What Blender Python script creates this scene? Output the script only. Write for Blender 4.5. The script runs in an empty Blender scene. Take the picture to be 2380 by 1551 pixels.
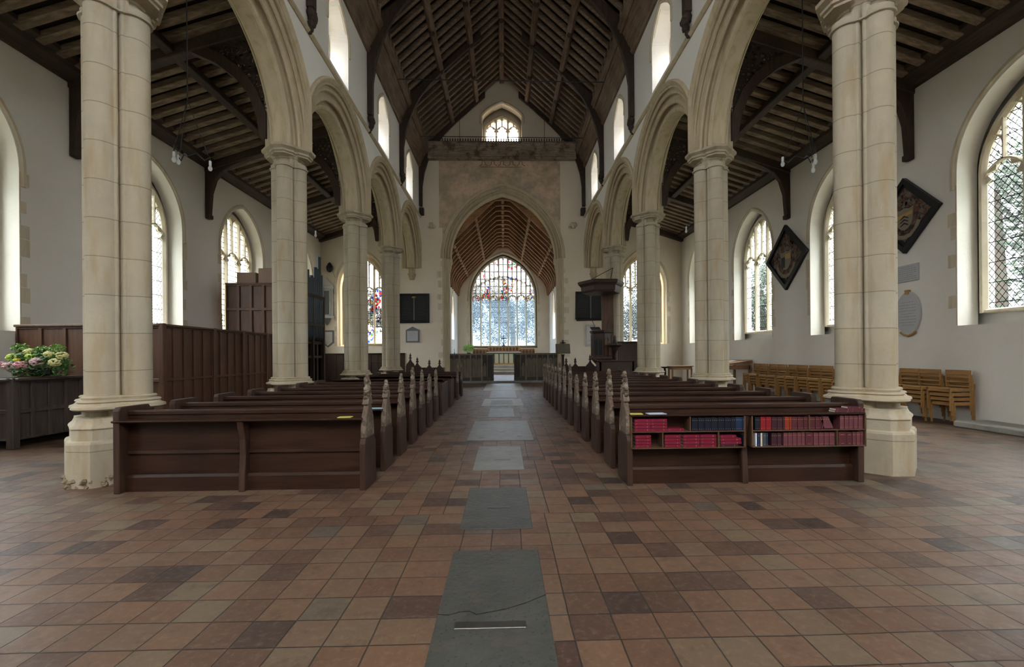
import bpy, bmesh, math, random
from mathutils import Vector, Matrix, noise
PI = math.pi
R = random.Random(7)
SC = bpy.context.scene
COL = SC.collection
# ---------------------------------------------------------------- camera, sky, exposure
cam_d = bpy.data.cameras.new('camera'); cam = bpy.data.objects.new('camera', cam_d); COL.objects.link(cam)
cam_d.sensor_width = 36; cam_d.sensor_fit = 'HORIZONTAL'; cam_d.lens = 1050 / 2380 * 36
cam.matrix_world = Matrix.Translation((0, 0, 1.5)) @ Matrix.Rotation(math.radians(-1.5), 4, 'Z') @ Matrix.Rotation(PI / 2, 4, 'X') @ Matrix.Rotation(math.radians(-0.45), 4, 'Z')
cam_d.shift_x = -8.5 / 2380; cam_d.shift_y = 50.5 / 2380; cam_d.clip_end = 300; cam_d.clip_start = .05
SC.camera = cam
SC.view_settings.view_transform = 'Standard'; SC.view_settings.look = 'None'
SC.view_settings.gamma = 1; SC.view_settings.use_curve_mapping = False
SC.view_settings.exposure = 0.85
W = bpy.data.worlds.new('overcast_sky'); SC.world = W; W.use_nodes = True
wn = W.node_tree; wn.nodes.clear()
def wnode(t, **k):
    n = wn.nodes.new(t)
    for a, b in k.items(): n.inputs[a].default_value = b
    return n
tc = wn.nodes.new('ShaderNodeTexCoord'); sp = wn.nodes.new('ShaderNodeSeparateXYZ'); cr = wn.nodes.new('ShaderNodeValToRGB')
bg = wnode('ShaderNodeBackground', Strength=30.0)
wo = wn.nodes.new('ShaderNodeOutputWorld')
# overcast: the zenith is about three times as bright as the horizon
cr.color_ramp.elements[0].position = .0; cr.color_ramp.elements[0].color = (.13, .138, .148, 1)
cr.color_ramp.elements[1].position = .85; cr.color_ramp.elements[1].color = (1.0, .985, .95, 1)
_e = cr.color_ramp.elements.new(.30); _e.color = (.30, .305, .315, 1)
wn.links.new(tc.outputs['Generated'], sp.inputs[0]); wn.links.new(sp.outputs['Z'], cr.inputs[0])
wn.links.new(cr.outputs[0], bg.inputs['Color']); wn.links.new(bg.outputs[0], wo.inputs[0])
cy = SC.cycles
cy.max_bounces = 7; cy.diffuse_bounces = 5; cy.glossy_bounces = 3; cy.transmission_bounces = 4; cy.transparent_max_bounces = 8
cy.use_denoising = True; cy.use_adaptive_sampling = True; cy.adaptive_threshold = 0.12
cy.sample_clamp_indirect = 8; cy.caustics_reflective = False; cy.caustics_refractive = False; cy.blur_glossy = 1.0

def portal(loc, w, h, d):
    """daylight portal in a window opening: it only guides the sky's own light"""
    l = bpy.data.lights.new('window_daylight', 'AREA'); l.shape = 'RECTANGLE'; l.size = w; l.size_y = h
    l.cycles.is_portal = True
    o = bpy.data.objects.new('window_daylight', l); COL.objects.link(o)
    o.location = loc; o.rotation_euler = Vector(d).to_track_quat('-Z', 'Z').to_euler()
# ---------------------------------------------------------------- materials
class NT:
    def __init__(s, name, rough=.8, spec=.3):
        s.m = bpy.data.materials.new(name); s.m.use_nodes = True; s.t = s.m.node_tree
        s.b = s.t.nodes['Principled BSDF']; s.b.inputs['Roughness'].default_value = rough
        s.b.inputs['Specular IOR Level'].default_value = spec
        s.out = s.t.nodes['Material Output']
    def n(s, t, ins=None, **props):
        n = s.t.nodes.new('ShaderNode' + t)
        for a, b in props.items(): setattr(n, a, b)
        for a, b in (ins or {}).items():
            if isinstance(b, bpy.types.NodeSocket): s.t.links.new(b, n.inputs[a])
            else: n.inputs[a].default_value = b
        return n
    def link(s, a, b): s.t.links.new(a, b)
    def math(s, op, a, b=None, c=None):
        ins = {0: a}
        if b is not None: ins[1] = b
        if c is not None: ins[2] = c
        return s.n('Math', ins, operation=op).outputs[0]
    def coord(s, scale=(1, 1, 1), src='Object', loc=(0, 0, 0)):
        t = s.n('TexCoord'); return s.n('Mapping', {'Vector': t.outputs[src], 'Scale': scale, 'Location': loc}).outputs[0]
    def noise(s, v, scale, detail=4, rough=.55, out='Fac'):
        return s.n('TexNoise', {'Vector': v, 'Scale': scale, 'Detail': detail, 'Roughness': rough}).outputs[out]
    def ramp(s, f, stops):
        r = s.n('ValToRGB', {'Fac': f}); e = r.color_ramp.elements
        while len(e) < len(stops): e.new(.5)
        for x, (p, c) in zip(e, stops): x.position = p; x.color = (*c, 1) if len(c) == 3 else c
        return r.outputs[0]
    def mix(s, f, a, b, bt='MIX'):
        n = s.n('Mix', None, data_type='RGBA', blend_type=bt)
        for i, v in ((0, f), (6, a), (7, b)):
            if isinstance(v, bpy.types.NodeSocket): s.link(v, n.inputs[i])
            else: n.inputs[i].default_value = v if i == 0 else ((*v, 1) if len(v) == 3 else v)
        return n.outputs[2]
    def color(s, c):
        if isinstance(c, bpy.types.NodeSocket): s.link(c, s.b.inputs['Base Color'])
        else: s.b.inputs['Base Color'].default_value = (*c, 1)
    def bump(s, h, strength=.3, dist=.02):
        s.link(s.n('Bump', {'Height': h, 'Strength': strength, 'Distance': dist}).outputs[0], s.b.inputs['Normal'])
def lerp3(a, b, t): return tuple(x + (y - x) * t for x, y in zip(a, b))
def mul3(a, k): return tuple(min(1, x * k) for x in a)
def plaster(name, c, stain=(.45, .42, .36), amt=.3):
    k = NT(name, .9, .2); v = k.coord()
    f = k.noise(v, .8, 6, .6); g = k.noise(v, 7, 4)
    col = k.mix(k.math('MULTIPLY', k.ramp(f, [(.48, (0, 0, 0)), (.75, (1, 1, 1))]), amt), c, stain)
    col = k.mix(k.math('MULTIPLY', g, .12), col, mul3(c, .7)); k.color(col); k.bump(k.noise(v, 14, 5), .25, .02); return k.m
def stone(name, c1, c2, c3, joint=0.0, rough=.85, scale=1.5, jh=.42, speck=0):
    """weathered limestone; joint > 0 draws horizontal mortar beds every jh metres"""
    k = NT(name, rough, .25); v = k.coord()
    f = k.noise(v, scale, 6, .62); g = k.noise(k.coord((3, 3, .5)), 2.2, 5); h = k.noise(v, 26, 3)
    col = k.mix(k.ramp(f, [(.35, (0, 0, 0)), (.68, (1, 1, 1))]), c1, c2)
    col = k.mix(k.math('MULTIPLY', k.ramp(g, [(.5, (0, 0, 0)), (.72, (1, 1, 1))]), .75), col, c3)
    col = k.mix(k.math('MULTIPLY', h, .2), col, mul3(c1, .6))
    if joint:
        z = k.n('SeparateXYZ', {0: v}).outputs[2]
        w = k.math('MULTIPLY', k.noise(k.coord((1, 1, .1)), .7, 2), .06)
        q = k.math('DIVIDE', k.math('ADD', z, w), jh)
        cell = k.math('FLOOR', q)
        rnd = k.n('TexWhiteNoise', {'W': cell}, noise_dimensions='1D').outputs[0]
        col = k.mix(k.math('MULTIPLY', rnd, .28), col, c3)
        fr = k.math('ABSOLUTE', k.math('SUBTRACT', k.math('FRACT', q), .5))
        j = k.math('GREATER_THAN', fr, .488)
        col = k.mix(k.math('MULTIPLY', j, joint), col, (.13, .115, .09))
    if speck:
        vs = k.n('TexVoronoi', {'Vector': v, 'Scale': 26.0}).outputs['Distance']
        col = k.mix(k.math('MULTIPLY', k.math('LESS_THAN', vs, .17), .6), col, mul3(c1, .35))
    k.color(col); k.bump(k.noise(v, 20, 6), .3, .02); return k.m
def wood(name, c1, c2, axis='X', rough=.55, spec=.4, worn=None, wscale=3.0, dens=1.0):
    k = NT(name, rough, spec)
    sc = {'X': (1.2, 14, 14), 'Y': (14, 1.2, 14), 'Z': (14, 14, 1.2)}[axis]
    sc = tuple(x * dens for x in sc)
    v = k.coord(sc); f = k.noise(v, 1.6, 5, .6); g = k.noise(k.coord(), 1.3, 3)
    col = k.mix(k.ramp(f, [(.32, (0, 0, 0)), (.68, (1, 1, 1))]), c1, c2)
    col = k.mix(k.math('MULTIPLY', k.ramp(g, [(.4, (0, 0, 0)), (.7, (1, 1, 1))]), .4), col, mul3(c1, .55))
    if worn:
        w = k.noise(k.coord(), wscale, 5, .7)
        col = k.mix(k.ramp(w, [(.5, (0, 0, 0)), (.62, (1, 1, 1))]), col, worn)
    k.color(col); k.bump(f, .25, .01); return k.m
def plain(name, c, rough=.6, spec=.3, metal=0.0, var=.15, sc=12):
    k = NT(name, rough, spec); k.b.inputs['Metallic'].default_value = metal
    k.color(k.mix(k.math('MULTIPLY', k.noise(k.coord(), sc, 4), var * 2), c, mul3(c, .55))); return k.m
def floor_mat():
    k = NT('terracotta_pamment_tiles', .5, .35); v = k.coord()
    wv = k.n('TexNoise', {'Vector': v, 'Scale': .55, 'Detail': 1}).outputs['Color']
    wv2 = k.n('TexNoise', {'Vector': v, 'Scale': 5.0, 'Detail': 2}).outputs['Color']
    v2 = k.n('VectorMath', {0: v, 1: k.n('VectorMath', {0: wv, 'Scale': .05}, operation='SCALE').outputs[0]}, operation='ADD').outputs[0]
    v2 = k.n('VectorMath', {0: v2, 1: k.n('VectorMath', {0: wv2, 'Scale': .009}, operation='SCALE').outputs[0]}, operation='ADD').outputs[0]
    s = k.n('SeparateXYZ', {0: v2}); T = 1 / .239
    cy_ = k.math('MULTIPLY', s.outputs[1], T); row = k.math('FLOOR', cy_)
    # bands of the paving are laid with their joints shifted
    band = k.math('FLOOR', k.math('DIVIDE', k.math('ADD', s.outputs[0], 60.45), 3.0))
    off = k.n('TexWhiteNoise', {'W': k.math('ADD', band, k.math('MULTIPLY', k.math('FLOOR', k.math('DIVIDE', row, 9)), 17.3))}, noise_dimensions='1D').outputs[0]
    cx_ = k.math('ADD', k.math('MULTIPLY', s.outputs[0], T), k.math('MULTIPLY', off, .9)); colm = k.math('FLOOR', cx_)
    fx = k.math('ABSOLUTE', k.math('SUBTRACT', k.math('FRACT', cx_), .5)); fy = k.math('ABSOLUTE', k.math('SUBTRACT', k.math('FRACT', cy_), .5))
    e = k.math('MAXIMUM', fx, fy); joint = k.ramp(e, [(.478, (0, 0, 0)), (.492, (1, 1, 1))])
    cell = k.n('CombineXYZ', {0: colm, 1: row, 2: 0.0}).outputs[0]
    rn = k.n('TexWhiteNoise', {'Vector': cell}, noise_dimensions='2D'); r1 = rn.outputs[0]
    base = k.ramp(r1, [(0, (.038, .024, .021)), (.10, (.068, .038, .028)), (.32, (.118, .064, .042)), (.62, (.150, .084, .052)), (.84, (.136, .088, .058)), (.95, (.142, .106, .068)), (1, (.068, .060, .055))])
    loc_ = k.noise(v, 1.0, 5, .65)
    base = k.mix(k.math('MULTIPLY', k.ramp(loc_, [(.45, (0, 0, 0)), (.7, (1, 1, 1))]), .35), base, (.095, .072, .058))
    fine = k.noise(v, 22, 5, .7)
    base = k.mix(k.math('MULTIPLY', k.ramp(fine, [(.5, (0, 0, 0)), (.75, (1, 1, 1))]), .5), base, (.23, .165, .12))
    st = k.noise(v, 6.5, 5, .7); base = k.mix(k.math('MULTIPLY', k.ramp(st, [(.55, (0, 0, 0)), (.72, (1, 1, 1))]), .6), base, (.045, .032, .026))
    col = k.mix(joint, base, (.026, .022, .018)); k.color(col)
    hgt = k.math('SUBTRACT', k.math('MULTIPLY', k.noise(v, 9, 4), .35), k.math('MULTIPLY', joint, .8))
    k.bump(k.math('ADD', hgt, k.math('MULTIPLY', r1, .5)), .5, .012)
    k.link(k.math('ADD', k.math('MULTIPLY', k.noise(v, 5, 3), .35), .28), k.b.inputs['Roughness']); return k.m
def glass(name, tint, kind='diamond', stain=0.0, haze=.25, lead=1.0, sx=.13, sz=.17):
    """leaded window glass: clear quarries, dark lead cames, optionally painted colours"""
    m = bpy.data.materials.new(name); m.use_nodes = True; k = NT.__new__(NT); k.m = m; k.t = m.node_tree; k.t.nodes.clear()
    out = k.n('OutputMaterial'); v = k.coord(); s = k.n('SeparateXYZ', {0: v})
    u = k.math('ADD', s.outputs[0], s.outputs[1]); z = s.outputs[2]
    def lines(a, per, w): return k.math('GREATER_THAN', k.math('ABSOLUTE', k.math('SUBTRACT', k.math('FRACT', k.math('DIVIDE', a, per)), .5)), .5 - w)
    if kind == 'diamond':
        a = k.math('DIVIDE', u, sx); b = k.math('DIVIDE', z, sz)
        ld = k.math('MAXIMUM', lines(k.math('ADD', a, b), 1.0, .05 * lead), lines(k.math('SUBTRACT', a, b), 1.0, .05 * lead))
        ld = k.math('MAXIMUM', ld, lines(z, .42, .020))
    else:
        ld = k.math('MAXIMUM', lines(u, sx, .05 * lead), lines(z, sz, .045 * lead))
    cn = k.noise(v, 9, 2); tcol = k.mix(k.math('MULTIPLY', cn, .5), tint, mul3(tint, .72))
    if stain:
        vo = k.n('TexVoronoi', {'Vector': k.coord((1, 1, .6)), 'Scale': 12.0}); rr = k.n('TexWhiteNoise', {'Vector': vo.outputs['Color']}).outputs[0]
        pc = k.ramp(rr, [(0, (.35, .012, .012)), (.16, (.012, .035, .22)), (.32, (.4, .24, .03)), (.40, (.03, .10, .05)), (.45, (.42, .42, .37)), (.75, (.30, .33, .36)), (1, (.45, .43, .37))])
        pc.node.color_ramp.interpolation = 'CONSTANT'
        big = k.noise(k.coord((1, 1, .7)), 1.7, 3); mask = k.ramp(big, [(.62 - .3 * stain, (0, 0, 0)), (.66 - .3 * stain, (1, 1, 1))])
        tcol = k.mix(mask, tcol, pc)
        vd = k.n('TexVoronoi', {'Vector': k.coord((1, 1, .6)), 'Scale': 12.0}, feature='DISTANCE_TO_EDGE').outputs['Distance']
        ld = k.math('MAXIMUM', ld, k.math('MULTIPLY', mask, k.math('LESS_THAN', vd, .05)))
    tr = k.n('BsdfTransparent', {'Color': tcol}).outputs[0]; tl = k.n('BsdfTranslucent', {'Color': tcol}).outputs[0]
    g = k.n('MixShader', {0: haze, 1: tr, 2: tl}).outputs[0]
    dk = k.n('BsdfDiffuse', {'Color': (.03, .035, .04, 1)}).outputs[0]
    k.link(k.n('MixShader', {0: ld, 1: g, 2: dk}).outputs[0], out.inputs[0]); return m
M = {}
M['plaster'] = plaster('limewashed_plaster', (.80, .775, .715), (.62, .57, .47), .3)
M['plaster_cool'] = plaster('limewash_upper', (.80, .785, .75), (.66, .62, .55), amt=.2)
M['plaster_warm'] = plaster('limewash_warm', (.78, .70, .575), (.62, .50, .35), .35)
M['stone'] = stone('limestone', (.48, .43, .325), (.39, .355, .285), (.36, .275, .16), joint=.6, jh=.46)
M['rubble'] = stone('crumbling_mortar', (.30, .25, .17), (.22, .18, .12), (.16, .12, .08), scale=6)
M['stone_arch'] = stone('limestone_arch', (.58, .49, .34), (.48, .415, .295), (.40, .335, .18), joint=0)
M['stone_win'] = stone('window_stone', (.70, .62, .47), (.60, .54, .43), (.52, .41, .25))
M['stone_step'] = stone('worn_step_stone', (.42, .41, .37), (.33, .33, .30), (.28, .25, .2))
M['slab_dark'] = stone('ledger_slate', (.052, .054, .050), (.078, .080, .074), (.09, .075, .06), rough=.42, scale=3, speck=1)
M['slab_mid'] = stone('ledger_grey', (.16, .16, .15), (.23, .23, .22), (.12, .11, .10), rough=.40, scale=3)
M['slab_light'] = stone('ledger_pale', (.30, .29, .27), (.40, .39, .36), (.20, .18, .15), rough=.45, scale=3)
M['floor'] = floor_mat()
M['pew'] = wood('pew_oak', (.023, .0095, .0055), (.046, .021, .0125), 'X', .42, .22)
M['pew_v'] = wood('pew_oak_upright', (.032, .015, .010), (.066, .035, .023), 'Z', .5, .3)
M['carved'] = wood('bleached_carved_oak', (.075, .048, .033), (.15, .108, .078), 'Z', .55, .35, worn=(.24, .20, .155), wscale=5)
M['shelf'] = wood('shelf_oak', (.085, .045, .022), (.12, .066, .034), 'X', .5)
M['panel'] = wood('panel_oak', (.070, .030, .016), (.118, .054, .029), 'Z', .45, .4)
M['panel_dark'] = wood('panel_oak_dark', (.035, .019, .012), (.055, .03, .018), 'Z', .5)
M['chest'] = wood('dusty_dark_oak', (.040, .030, .024), (.080, .062, .050), 'Z', .6)
M['screen'] = wood('faded_painted_oak', (.14, .118, .088), (.21, .185, .14), 'Z', .7, .25)
M['screen_dark'] = wood('faded_dark_paint', (.04, .033, .026), (.075, .063, .05), 'Z', .7)
M['roof'] = wood('roof_oak', (.13, .085, .060), (.27, .20, .145), 'Y', .75, .2, dens=.7)
M['beam_pale'] = wood('bleached_beam_oak', (.22, .17, .125), (.46, .38, .29), 'X', .75, .2, worn=(.12, .09, .065), wscale=2)
M['rafter'] = wood('rafter_oak', (.15, .105, .076), (.32, .25, .185), 'X', .75, .2, dens=.7)
M['rafter_aisle'] = wood('aisle_rafter_oak', (.12, .085, .055), (.30, .23, .16), 'X', .75, .2, dens=.5)
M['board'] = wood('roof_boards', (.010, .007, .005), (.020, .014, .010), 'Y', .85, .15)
M['beam_dark'] = wood('dark_beam_oak', (.04, .027, .019), (.07, .05, .036), 'Y', .65, .3)
M['brace'] = wood('dark_brace_oak', (.038, .024, .017), (.072, .048, .035), 'Z', .65, .3)
M['chancel_roof'] = wood('chancel_roof_oak', (.24, .125, .06), (.44, .25, .13), 'X', .7, .25, dens=.7)
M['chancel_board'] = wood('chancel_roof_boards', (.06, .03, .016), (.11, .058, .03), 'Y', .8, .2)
M['chair'] = wood('honey_beech', (.30, .155, .045), (.42, .235, .085), 'Y', .42, .45)
M['table'] = wood('table_oak', (.20, .10, .045), (.30, .16, .075), 'Y', .45)
M['black'] = plain('black_paint', (.012, .012, .014), .45)
M['iron'] = plain('wrought_iron', (.02, .02, .022), .5, .4)
M['lead'] = plain('organ_pipe_lead', (.055, .07, .085), .35, .6, .5)
M['brass'] = plain('brass', (.35, .25, .09), .4, .5, .8)
M['brass_dark'] = plain('worn_brass', (.09, .085, .08), .35, .5, .7, sc=40, var=.4)
M['white'] = plain('white_paper', (.78, .78, .80), .7)
M['paper_blue'] = plain('bluish_paper', (.55, .60, .75), .7)
M['yellow'] = plain('yellow_paper', (.55, .52, .12), .7)
M['cyan'] = plain('pale_blue_booklet', (.30, .50, .60), .6)
M['marble'] = plain('grey_marble', (.50, .51, .52), .45, sc=5)
M['marble_white'] = plain('white_marble', (.66, .65, .62), .45, sc=5)
M['marble_dark'] = plain('slate_grey_marble', (.16, .17, .175), .5)
M['ink'] = plain('lettering_ink', (.30, .30, .31), .7)
M['gold'] = plain('gilt', (.42, .26, .08), .5)
M['leaf'] = plain('leaves', (.07, .19, .035), .5, var=.5, sc=30)
M['leaf_light'] = plain('light_leaves', (.18, .38, .06), .5, var=.4, sc=30)
M['tree'] = plain('tree_leaves', (.022, .045, .018), .6, var=.5, sc=2)
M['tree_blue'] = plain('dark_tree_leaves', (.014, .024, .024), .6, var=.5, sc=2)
M['bark'] = plain('bark', (.08, .06, .045), .9)
M['grass'] = plain('churchyard_ground', (.13, .13, .10), .9)
M['red_book'] = plain('crimson_cloth', (.17, .006, .028), .55, var=.1)
M['navy_book'] = plain('navy_cloth', (.005, .008, .020), .55)
M['blue_book'] = plain('blue_cloth', (.012, .032, .085), .55)
M['maroon_book'] = plain('maroon_cloth', (.085, .016, .026), .6)
M['rose_book'] = plain('faded_maroon_cloth', (.135, .040, .052), .6)
M['dark_book'] = plain('dark_plum_cloth', (.045, .014, .024), .6)
M['orange_book'] = plain('orange_red_cloth', (.24, .035, .012), .6)
M['scarlet_book'] = plain('scarlet_cloth', (.24, .010, .018), .55)
M['grey_book'] = plain('slate_cloth', (.06, .065, .07), .6)
M['pages'] = plain('page_edges', (.58, .54, .45), .8)
M['cloth_green'] = plain('green_altar_cloth', (.04, .09, .05), .8)
M['cloth_cream'] = plain('cream_altar_frontal', (.50, .48, .36), .8)
M['box'] = plain('cardboard', (.28, .19, .15), .8)
M['glass_clear'] = glass('diamond_leaded_glass', (.46, .50, .51), 'diamond', haze=.02, lead=1.25)
M['glass_sq'] = glass('square_leaded_glass', (.45, .46, .44), 'square', haze=.02, lead=1.3, sx=.14, sz=.19)
M['glass_east'] = glass('hazy_leaded_glass', (.20, .275, .36), 'diamond', haze=.12, lead=.8, sx=.16, sz=.2)
M['glass_east_top'] = glass('painted_tracery_glass', (.30, .32, .34), 'square', stain=.42, haze=.1, sx=.37, sz=.6)
M['glass_stain'] = glass('stained_figure_glass', (.42, .43, .38), 'square', stain=.42, haze=.04, sx=.18, sz=.24)
M['glass_open'] = glass('clear_leaded_glass', (.97, .97, .97), 'diamond', haze=.03)
M['glass_plain'] = glass('plain_gable_glass', (.5, .5, .5), 'square', haze=.05, lead=.2, sx=.5, sz=.6)
# ---------------------------------------------------------------- mesh helpers
class MB:
    def __init__(s): s.v = []; s.f = []; s.mi = []; s.cur = 0
    def add(s, vs, fs):
        b = len(s.v); s.v += [tuple(v) for v in vs]; s.f += [tuple(b + i for i in f) for f in fs]; s.mi += [s.cur] * len(fs); return s
    def box(s, x0, x1, y0, y1, z0, z1):
        return s.add([(x, y, z) for x in (x0, x1) for y in (y0, y1) for z in (z0, z1)],
                     [(0, 1, 3, 2), (4, 6, 7, 5), (0, 4, 5, 1), (2, 3, 7, 6), (0, 2, 6, 4), (1, 5, 7, 3)])
    def obox(s, c, half, rot):
        """box centred at c, half sizes, rotation matrix"""
        vs = [Vector(c) + rot @ Vector((x * half[0], y * half[1], z * half[2])) for x in (-1, 1) for y in (-1, 1) for z in (-1, 1)]
        return s.add(vs, [(0, 1, 3, 2), (4, 6, 7, 5), (0, 4, 5, 1), (2, 3, 7, 6), (0, 2, 6, 4), (1, 5, 7, 3)])
    def prism(s, pts, d0, d1, f):
        """closed polygon pts (a,b) extruded from d0 to d1; f(a,b,d) -> xyz"""
        n = len(pts)
        s.add([f(a, b, d0) for a, b in pts] + [f(a, b, d1) for a, b in pts],
              [tuple(range(n)), tuple(range(2 * n - 1, n - 1, -1))] + [(i, i + n, (i + 1) % n + n, (i + 1) % n) for i in range(n)])
        return s
    def loft(s, rings, closed=True, cap=True):
        n = len(rings[0]); vs = [p for r in rings for p in r]; fs = []
        for k in range(len(rings) - 1):
            for i in range(n if closed else n - 1):
                j = (i + 1) % n; fs.append((k * n + i, k * n + j, (k + 1) * n + j, (k + 1) * n + i))
        if cap and closed: fs += [tuple(range(n - 1, -1, -1)), tuple((len(rings) - 1) * n + i for i in range(n))]
        return s.add(vs, fs)
    def tube(s, pts, r, n=8, r1=None):
        pts = [Vector(p) for p in pts]; rings = []
        for i, p in enumerate(pts):
            d = (pts[min(i + 1, len(pts) - 1)] - pts[max(i - 1, 0)]).normalized()
            a = d.orthogonal().normalized() if i == 0 else (a - d * a.dot(d)).normalized()
            b = d.cross(a); rr = r if r1 is None else r + (r1 - r) * i / (len(pts) - 1)
            rings.append([p + (a * math.cos(t) + b * math.sin(t)) * rr for t in [2 * PI * q / n for q in range(n)]])
        return s.loft(rings)
    def lathe(s, prof, c=(0, 0, 0), n=16, sx=1, sy=1):
        return s.loft([[(c[0] + r * sx * math.cos(2 * PI * q / n), c[1] + r * sy * math.sin(2 * PI * q / n), c[2] + z) for q in range(n)] for r, z in prof])
    def ball(s, c, r, n=8, sz=1.0, jit=0.0, rnd=None):
        rnd = rnd or R; vs = [(c[0], c[1], c[2] - r * sz)]; m = n // 2
        for i in range(1, m):
            ph = -PI / 2 + PI * i / m
            for q in range(n):
                k = r * (1 + rnd.uniform(-jit, jit)); vs.append((c[0] + k * math.cos(ph) * math.cos(2 * PI * q / n), c[1] + k * math.cos(ph) * math.sin(2 * PI * q / n), c[2] + k * sz * math.sin(ph)))
        vs.append((c[0], c[1], c[2] + r * sz)); fs = [(0, 1 + (q + 1) % n, 1 + q) for q in range(n)]
        for i in range(m - 2):
            for q in range(n): a = 1 + i * n + q; b = 1 + i * n + (q + 1) % n; fs.append((a, b, b + n, a + n))
        L = len(vs) - 1; fs += [(L, L - n + q, L - n + (q + 1) % n) for q in range(n)]
        return s.add(vs, fs)
    def build(s, name, mats, parent=None, smooth=False, bevel=0, loc=None, fix=True):
        me = bpy.data.meshes.new(name); me.from_pydata(s.v, [], s.f)
        mats = mats if isinstance(mats, (list, tuple)) else [mats]
        for m in mats: me.materials.append(M[m] if isinstance(m, str) else m)
        if len(mats) > 1: me.polygons.foreach_set('material_index', s.mi)
        if fix:
            bm = bmesh.new(); bm.from_mesh(me); bmesh.ops.recalc_face_normals(bm, faces=bm.faces)
            bm.to_mesh(me); bm.free()
        o = bpy.data.objects.new(name, me); COL.objects.link(o)
        if smooth:
            for p in me.polygons: p.use_smooth = True
            me.set_sharp_from_angle(angle=math.radians(smooth if smooth is not True else 40))
        if parent: o.parent = parent
        if loc: o.location = loc
        if bevel: b = o.modifiers.new('bevel', 'BEVEL'); b.width = bevel; b.segments = 1; b.limit_method = 'ANGLE'
        return o
def tag(o, label=None, cat=None, group=None, kind=None):
    if label: o['label'] = label
    if cat: o['category'] = cat
    if group: o['group'] = group
    if kind: o['kind'] = kind
    return o
def thing(name, label, cat, loc=(0, 0, 0), rz=0, group=None):
    o = bpy.data.objects.new(name, None); COL.objects.link(o); o.location = loc; o.rotation_euler = (0, 0, rz); o.empty_display_size = .1
    return tag(o, label, cat, group)
def struct(o, label=None): return tag(o, label, None, None, 'structure')
def copy_tree(o, parent=None):
    c = o.copy(); COL.objects.link(c); c.parent = parent
    for ch in list(KIDS.get(o.name, o.children)): copy_tree(ch, c)
    return c
KIDS = {}
def place(o, loc, rz=0, label=None, group=None):
    o.location = loc; o.rotation_euler = (0, 0, rz)
    if label: o['label'] = label
    if group: o['group'] = group
    return o
ORD = ['first', 'second', 'third', 'fourth', 'fifth', 'sixth', 'seventh', 'eighth', 'ninth', 'tenth', 'eleventh', 'twelfth', 'thirteenth', 'fourteenth', 'fifteenth', 'sixteenth']
# pointed arch: half width a, rise r. returns points of the curve offset outward by n, left foot to right foot
def arc_pts(a, r, n=0.0, N=14):
    if r >= a * .999:
        Rr = (a * a + r * r) / (2 * a); c = Rr - a; th1 = math.acos(min(1, c / Rr))
        half = []
        Ro = Rr + n; t1 = math.acos(min(1, c / Ro))
        for i in range(N + 1):
            t = t1 * i / N; half.append((Ro * math.cos(t) - c, Ro * math.sin(t)))
    else:
        half = [((a + n) * math.cos(PI / 2 * i / N), arc_z((a + n) * math.cos(PI / 2 * i / N), a, r, n)) for i in range(N + 1)]
    return [(-u, z) for u, z in half] + [(u, z) for u, z in reversed(half[:-1])]
def arc_z(u, a, r, n=0.0):
    u = abs(u)
    if u >= a + n - 1e-6: return 0.0
    if r >= a * .999:
        Rr = (a * a + r * r) / (2 * a); c = Rr - a; return math.sqrt(max(0, (Rr + n) ** 2 - (u + c) ** 2))
    t = u / (a + n); return (r + n) * (.5 * math.sqrt(1 - t * t) + .5 * (1 - t))
def mapper(axis, sgn=1):
    return (lambda u, z, p: (p, u, z)) if axis == 'X' else (lambda u, z, p: (u, p, z))
class Opening:
    def __init__(s, c, a, sill, spring, rise, a2=None, sill2=None, spring2=None, rise2=None, arcade=False):
        s.c, s.a, s.sill, s.spring, s.rise = c, a, sill, spring, rise
        s.a2 = a2 or a; s.sill2 = sill if sill2 is None else sill2; s.spring2 = spring if spring2 is None else spring2; s.rise2 = rise if rise2 is None else rise2
    def outline(s, inner=True, n=0.0, N=12):
        a, si, sp_, r = (s.a, s.sill, s.spring, s.rise) if inner else (s.a2, s.sill2, s.spring2, s.rise2)
        return [(s.c - a - n, si)] + [(s.c + u, sp_ + z) for u, z in arc_pts(a, r, n, N)] + [(s.c + a + n, si)]
def wall_mesh(mb, axis, p, u0, u1, zb, top, ops, inner=True):
    """one face of a wall at plane p, with arched openings left out"""
    f = mapper(axis); bp = {u0, u1}
    for o in ops:
        a = o.a if inner else o.a2; r = o.rise if inner else o.rise2
        for u, z in arc_pts(a, r, 0, 12): bp.add(round(o.c + u, 5))
    for t in (0,): bp.add(t) if u0 < t < u1 else None
    bp = sorted(x for x in bp if u0 - 1e-6 <= x <= u1 + 1e-6)
    for a_, b_ in zip(bp, bp[1:]):
        if b_ - a_ < 1e-4: continue
        m = (a_ + b_) / 2; cov = []
        for o in ops:
            a = o.a if inner else o.a2
            if abs(m - o.c) < a: cov.append(o)
        cov.sort(key=lambda o: o.sill)
        lows = [lambda u: zb]; highs = []
        for o in cov:
            if inner: sp_, r, a, si = o.spring, o.rise, o.a, o.sill
            else: sp_, r, a, si = o.spring2, o.rise2, o.a2, o.sill2
            highs.append((lambda si: (lambda u: max(si, zb)))(si))
            lows.append(o.zf if getattr(o, 'zf', None) else (lambda o, sp_, r, a: (lambda u: sp_ + arc_z(u - o.c, a, r)))(o, sp_, r, a))
        highs.append(top)
        for lo, hi in zip(lows, highs):
            za, zb_, zc, zd = lo(a_), lo(b_), hi(b_), hi(a_)
            if zc - zb_ < 1e-4 and zd - za < 1e-4: continue
            mb.add([f(a_, za, p), f(b_, zb_, p), f(b_, max(zc, zb_), p), f(a_, max(zd, za), p)], [(0, 1, 2, 3)])
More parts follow.
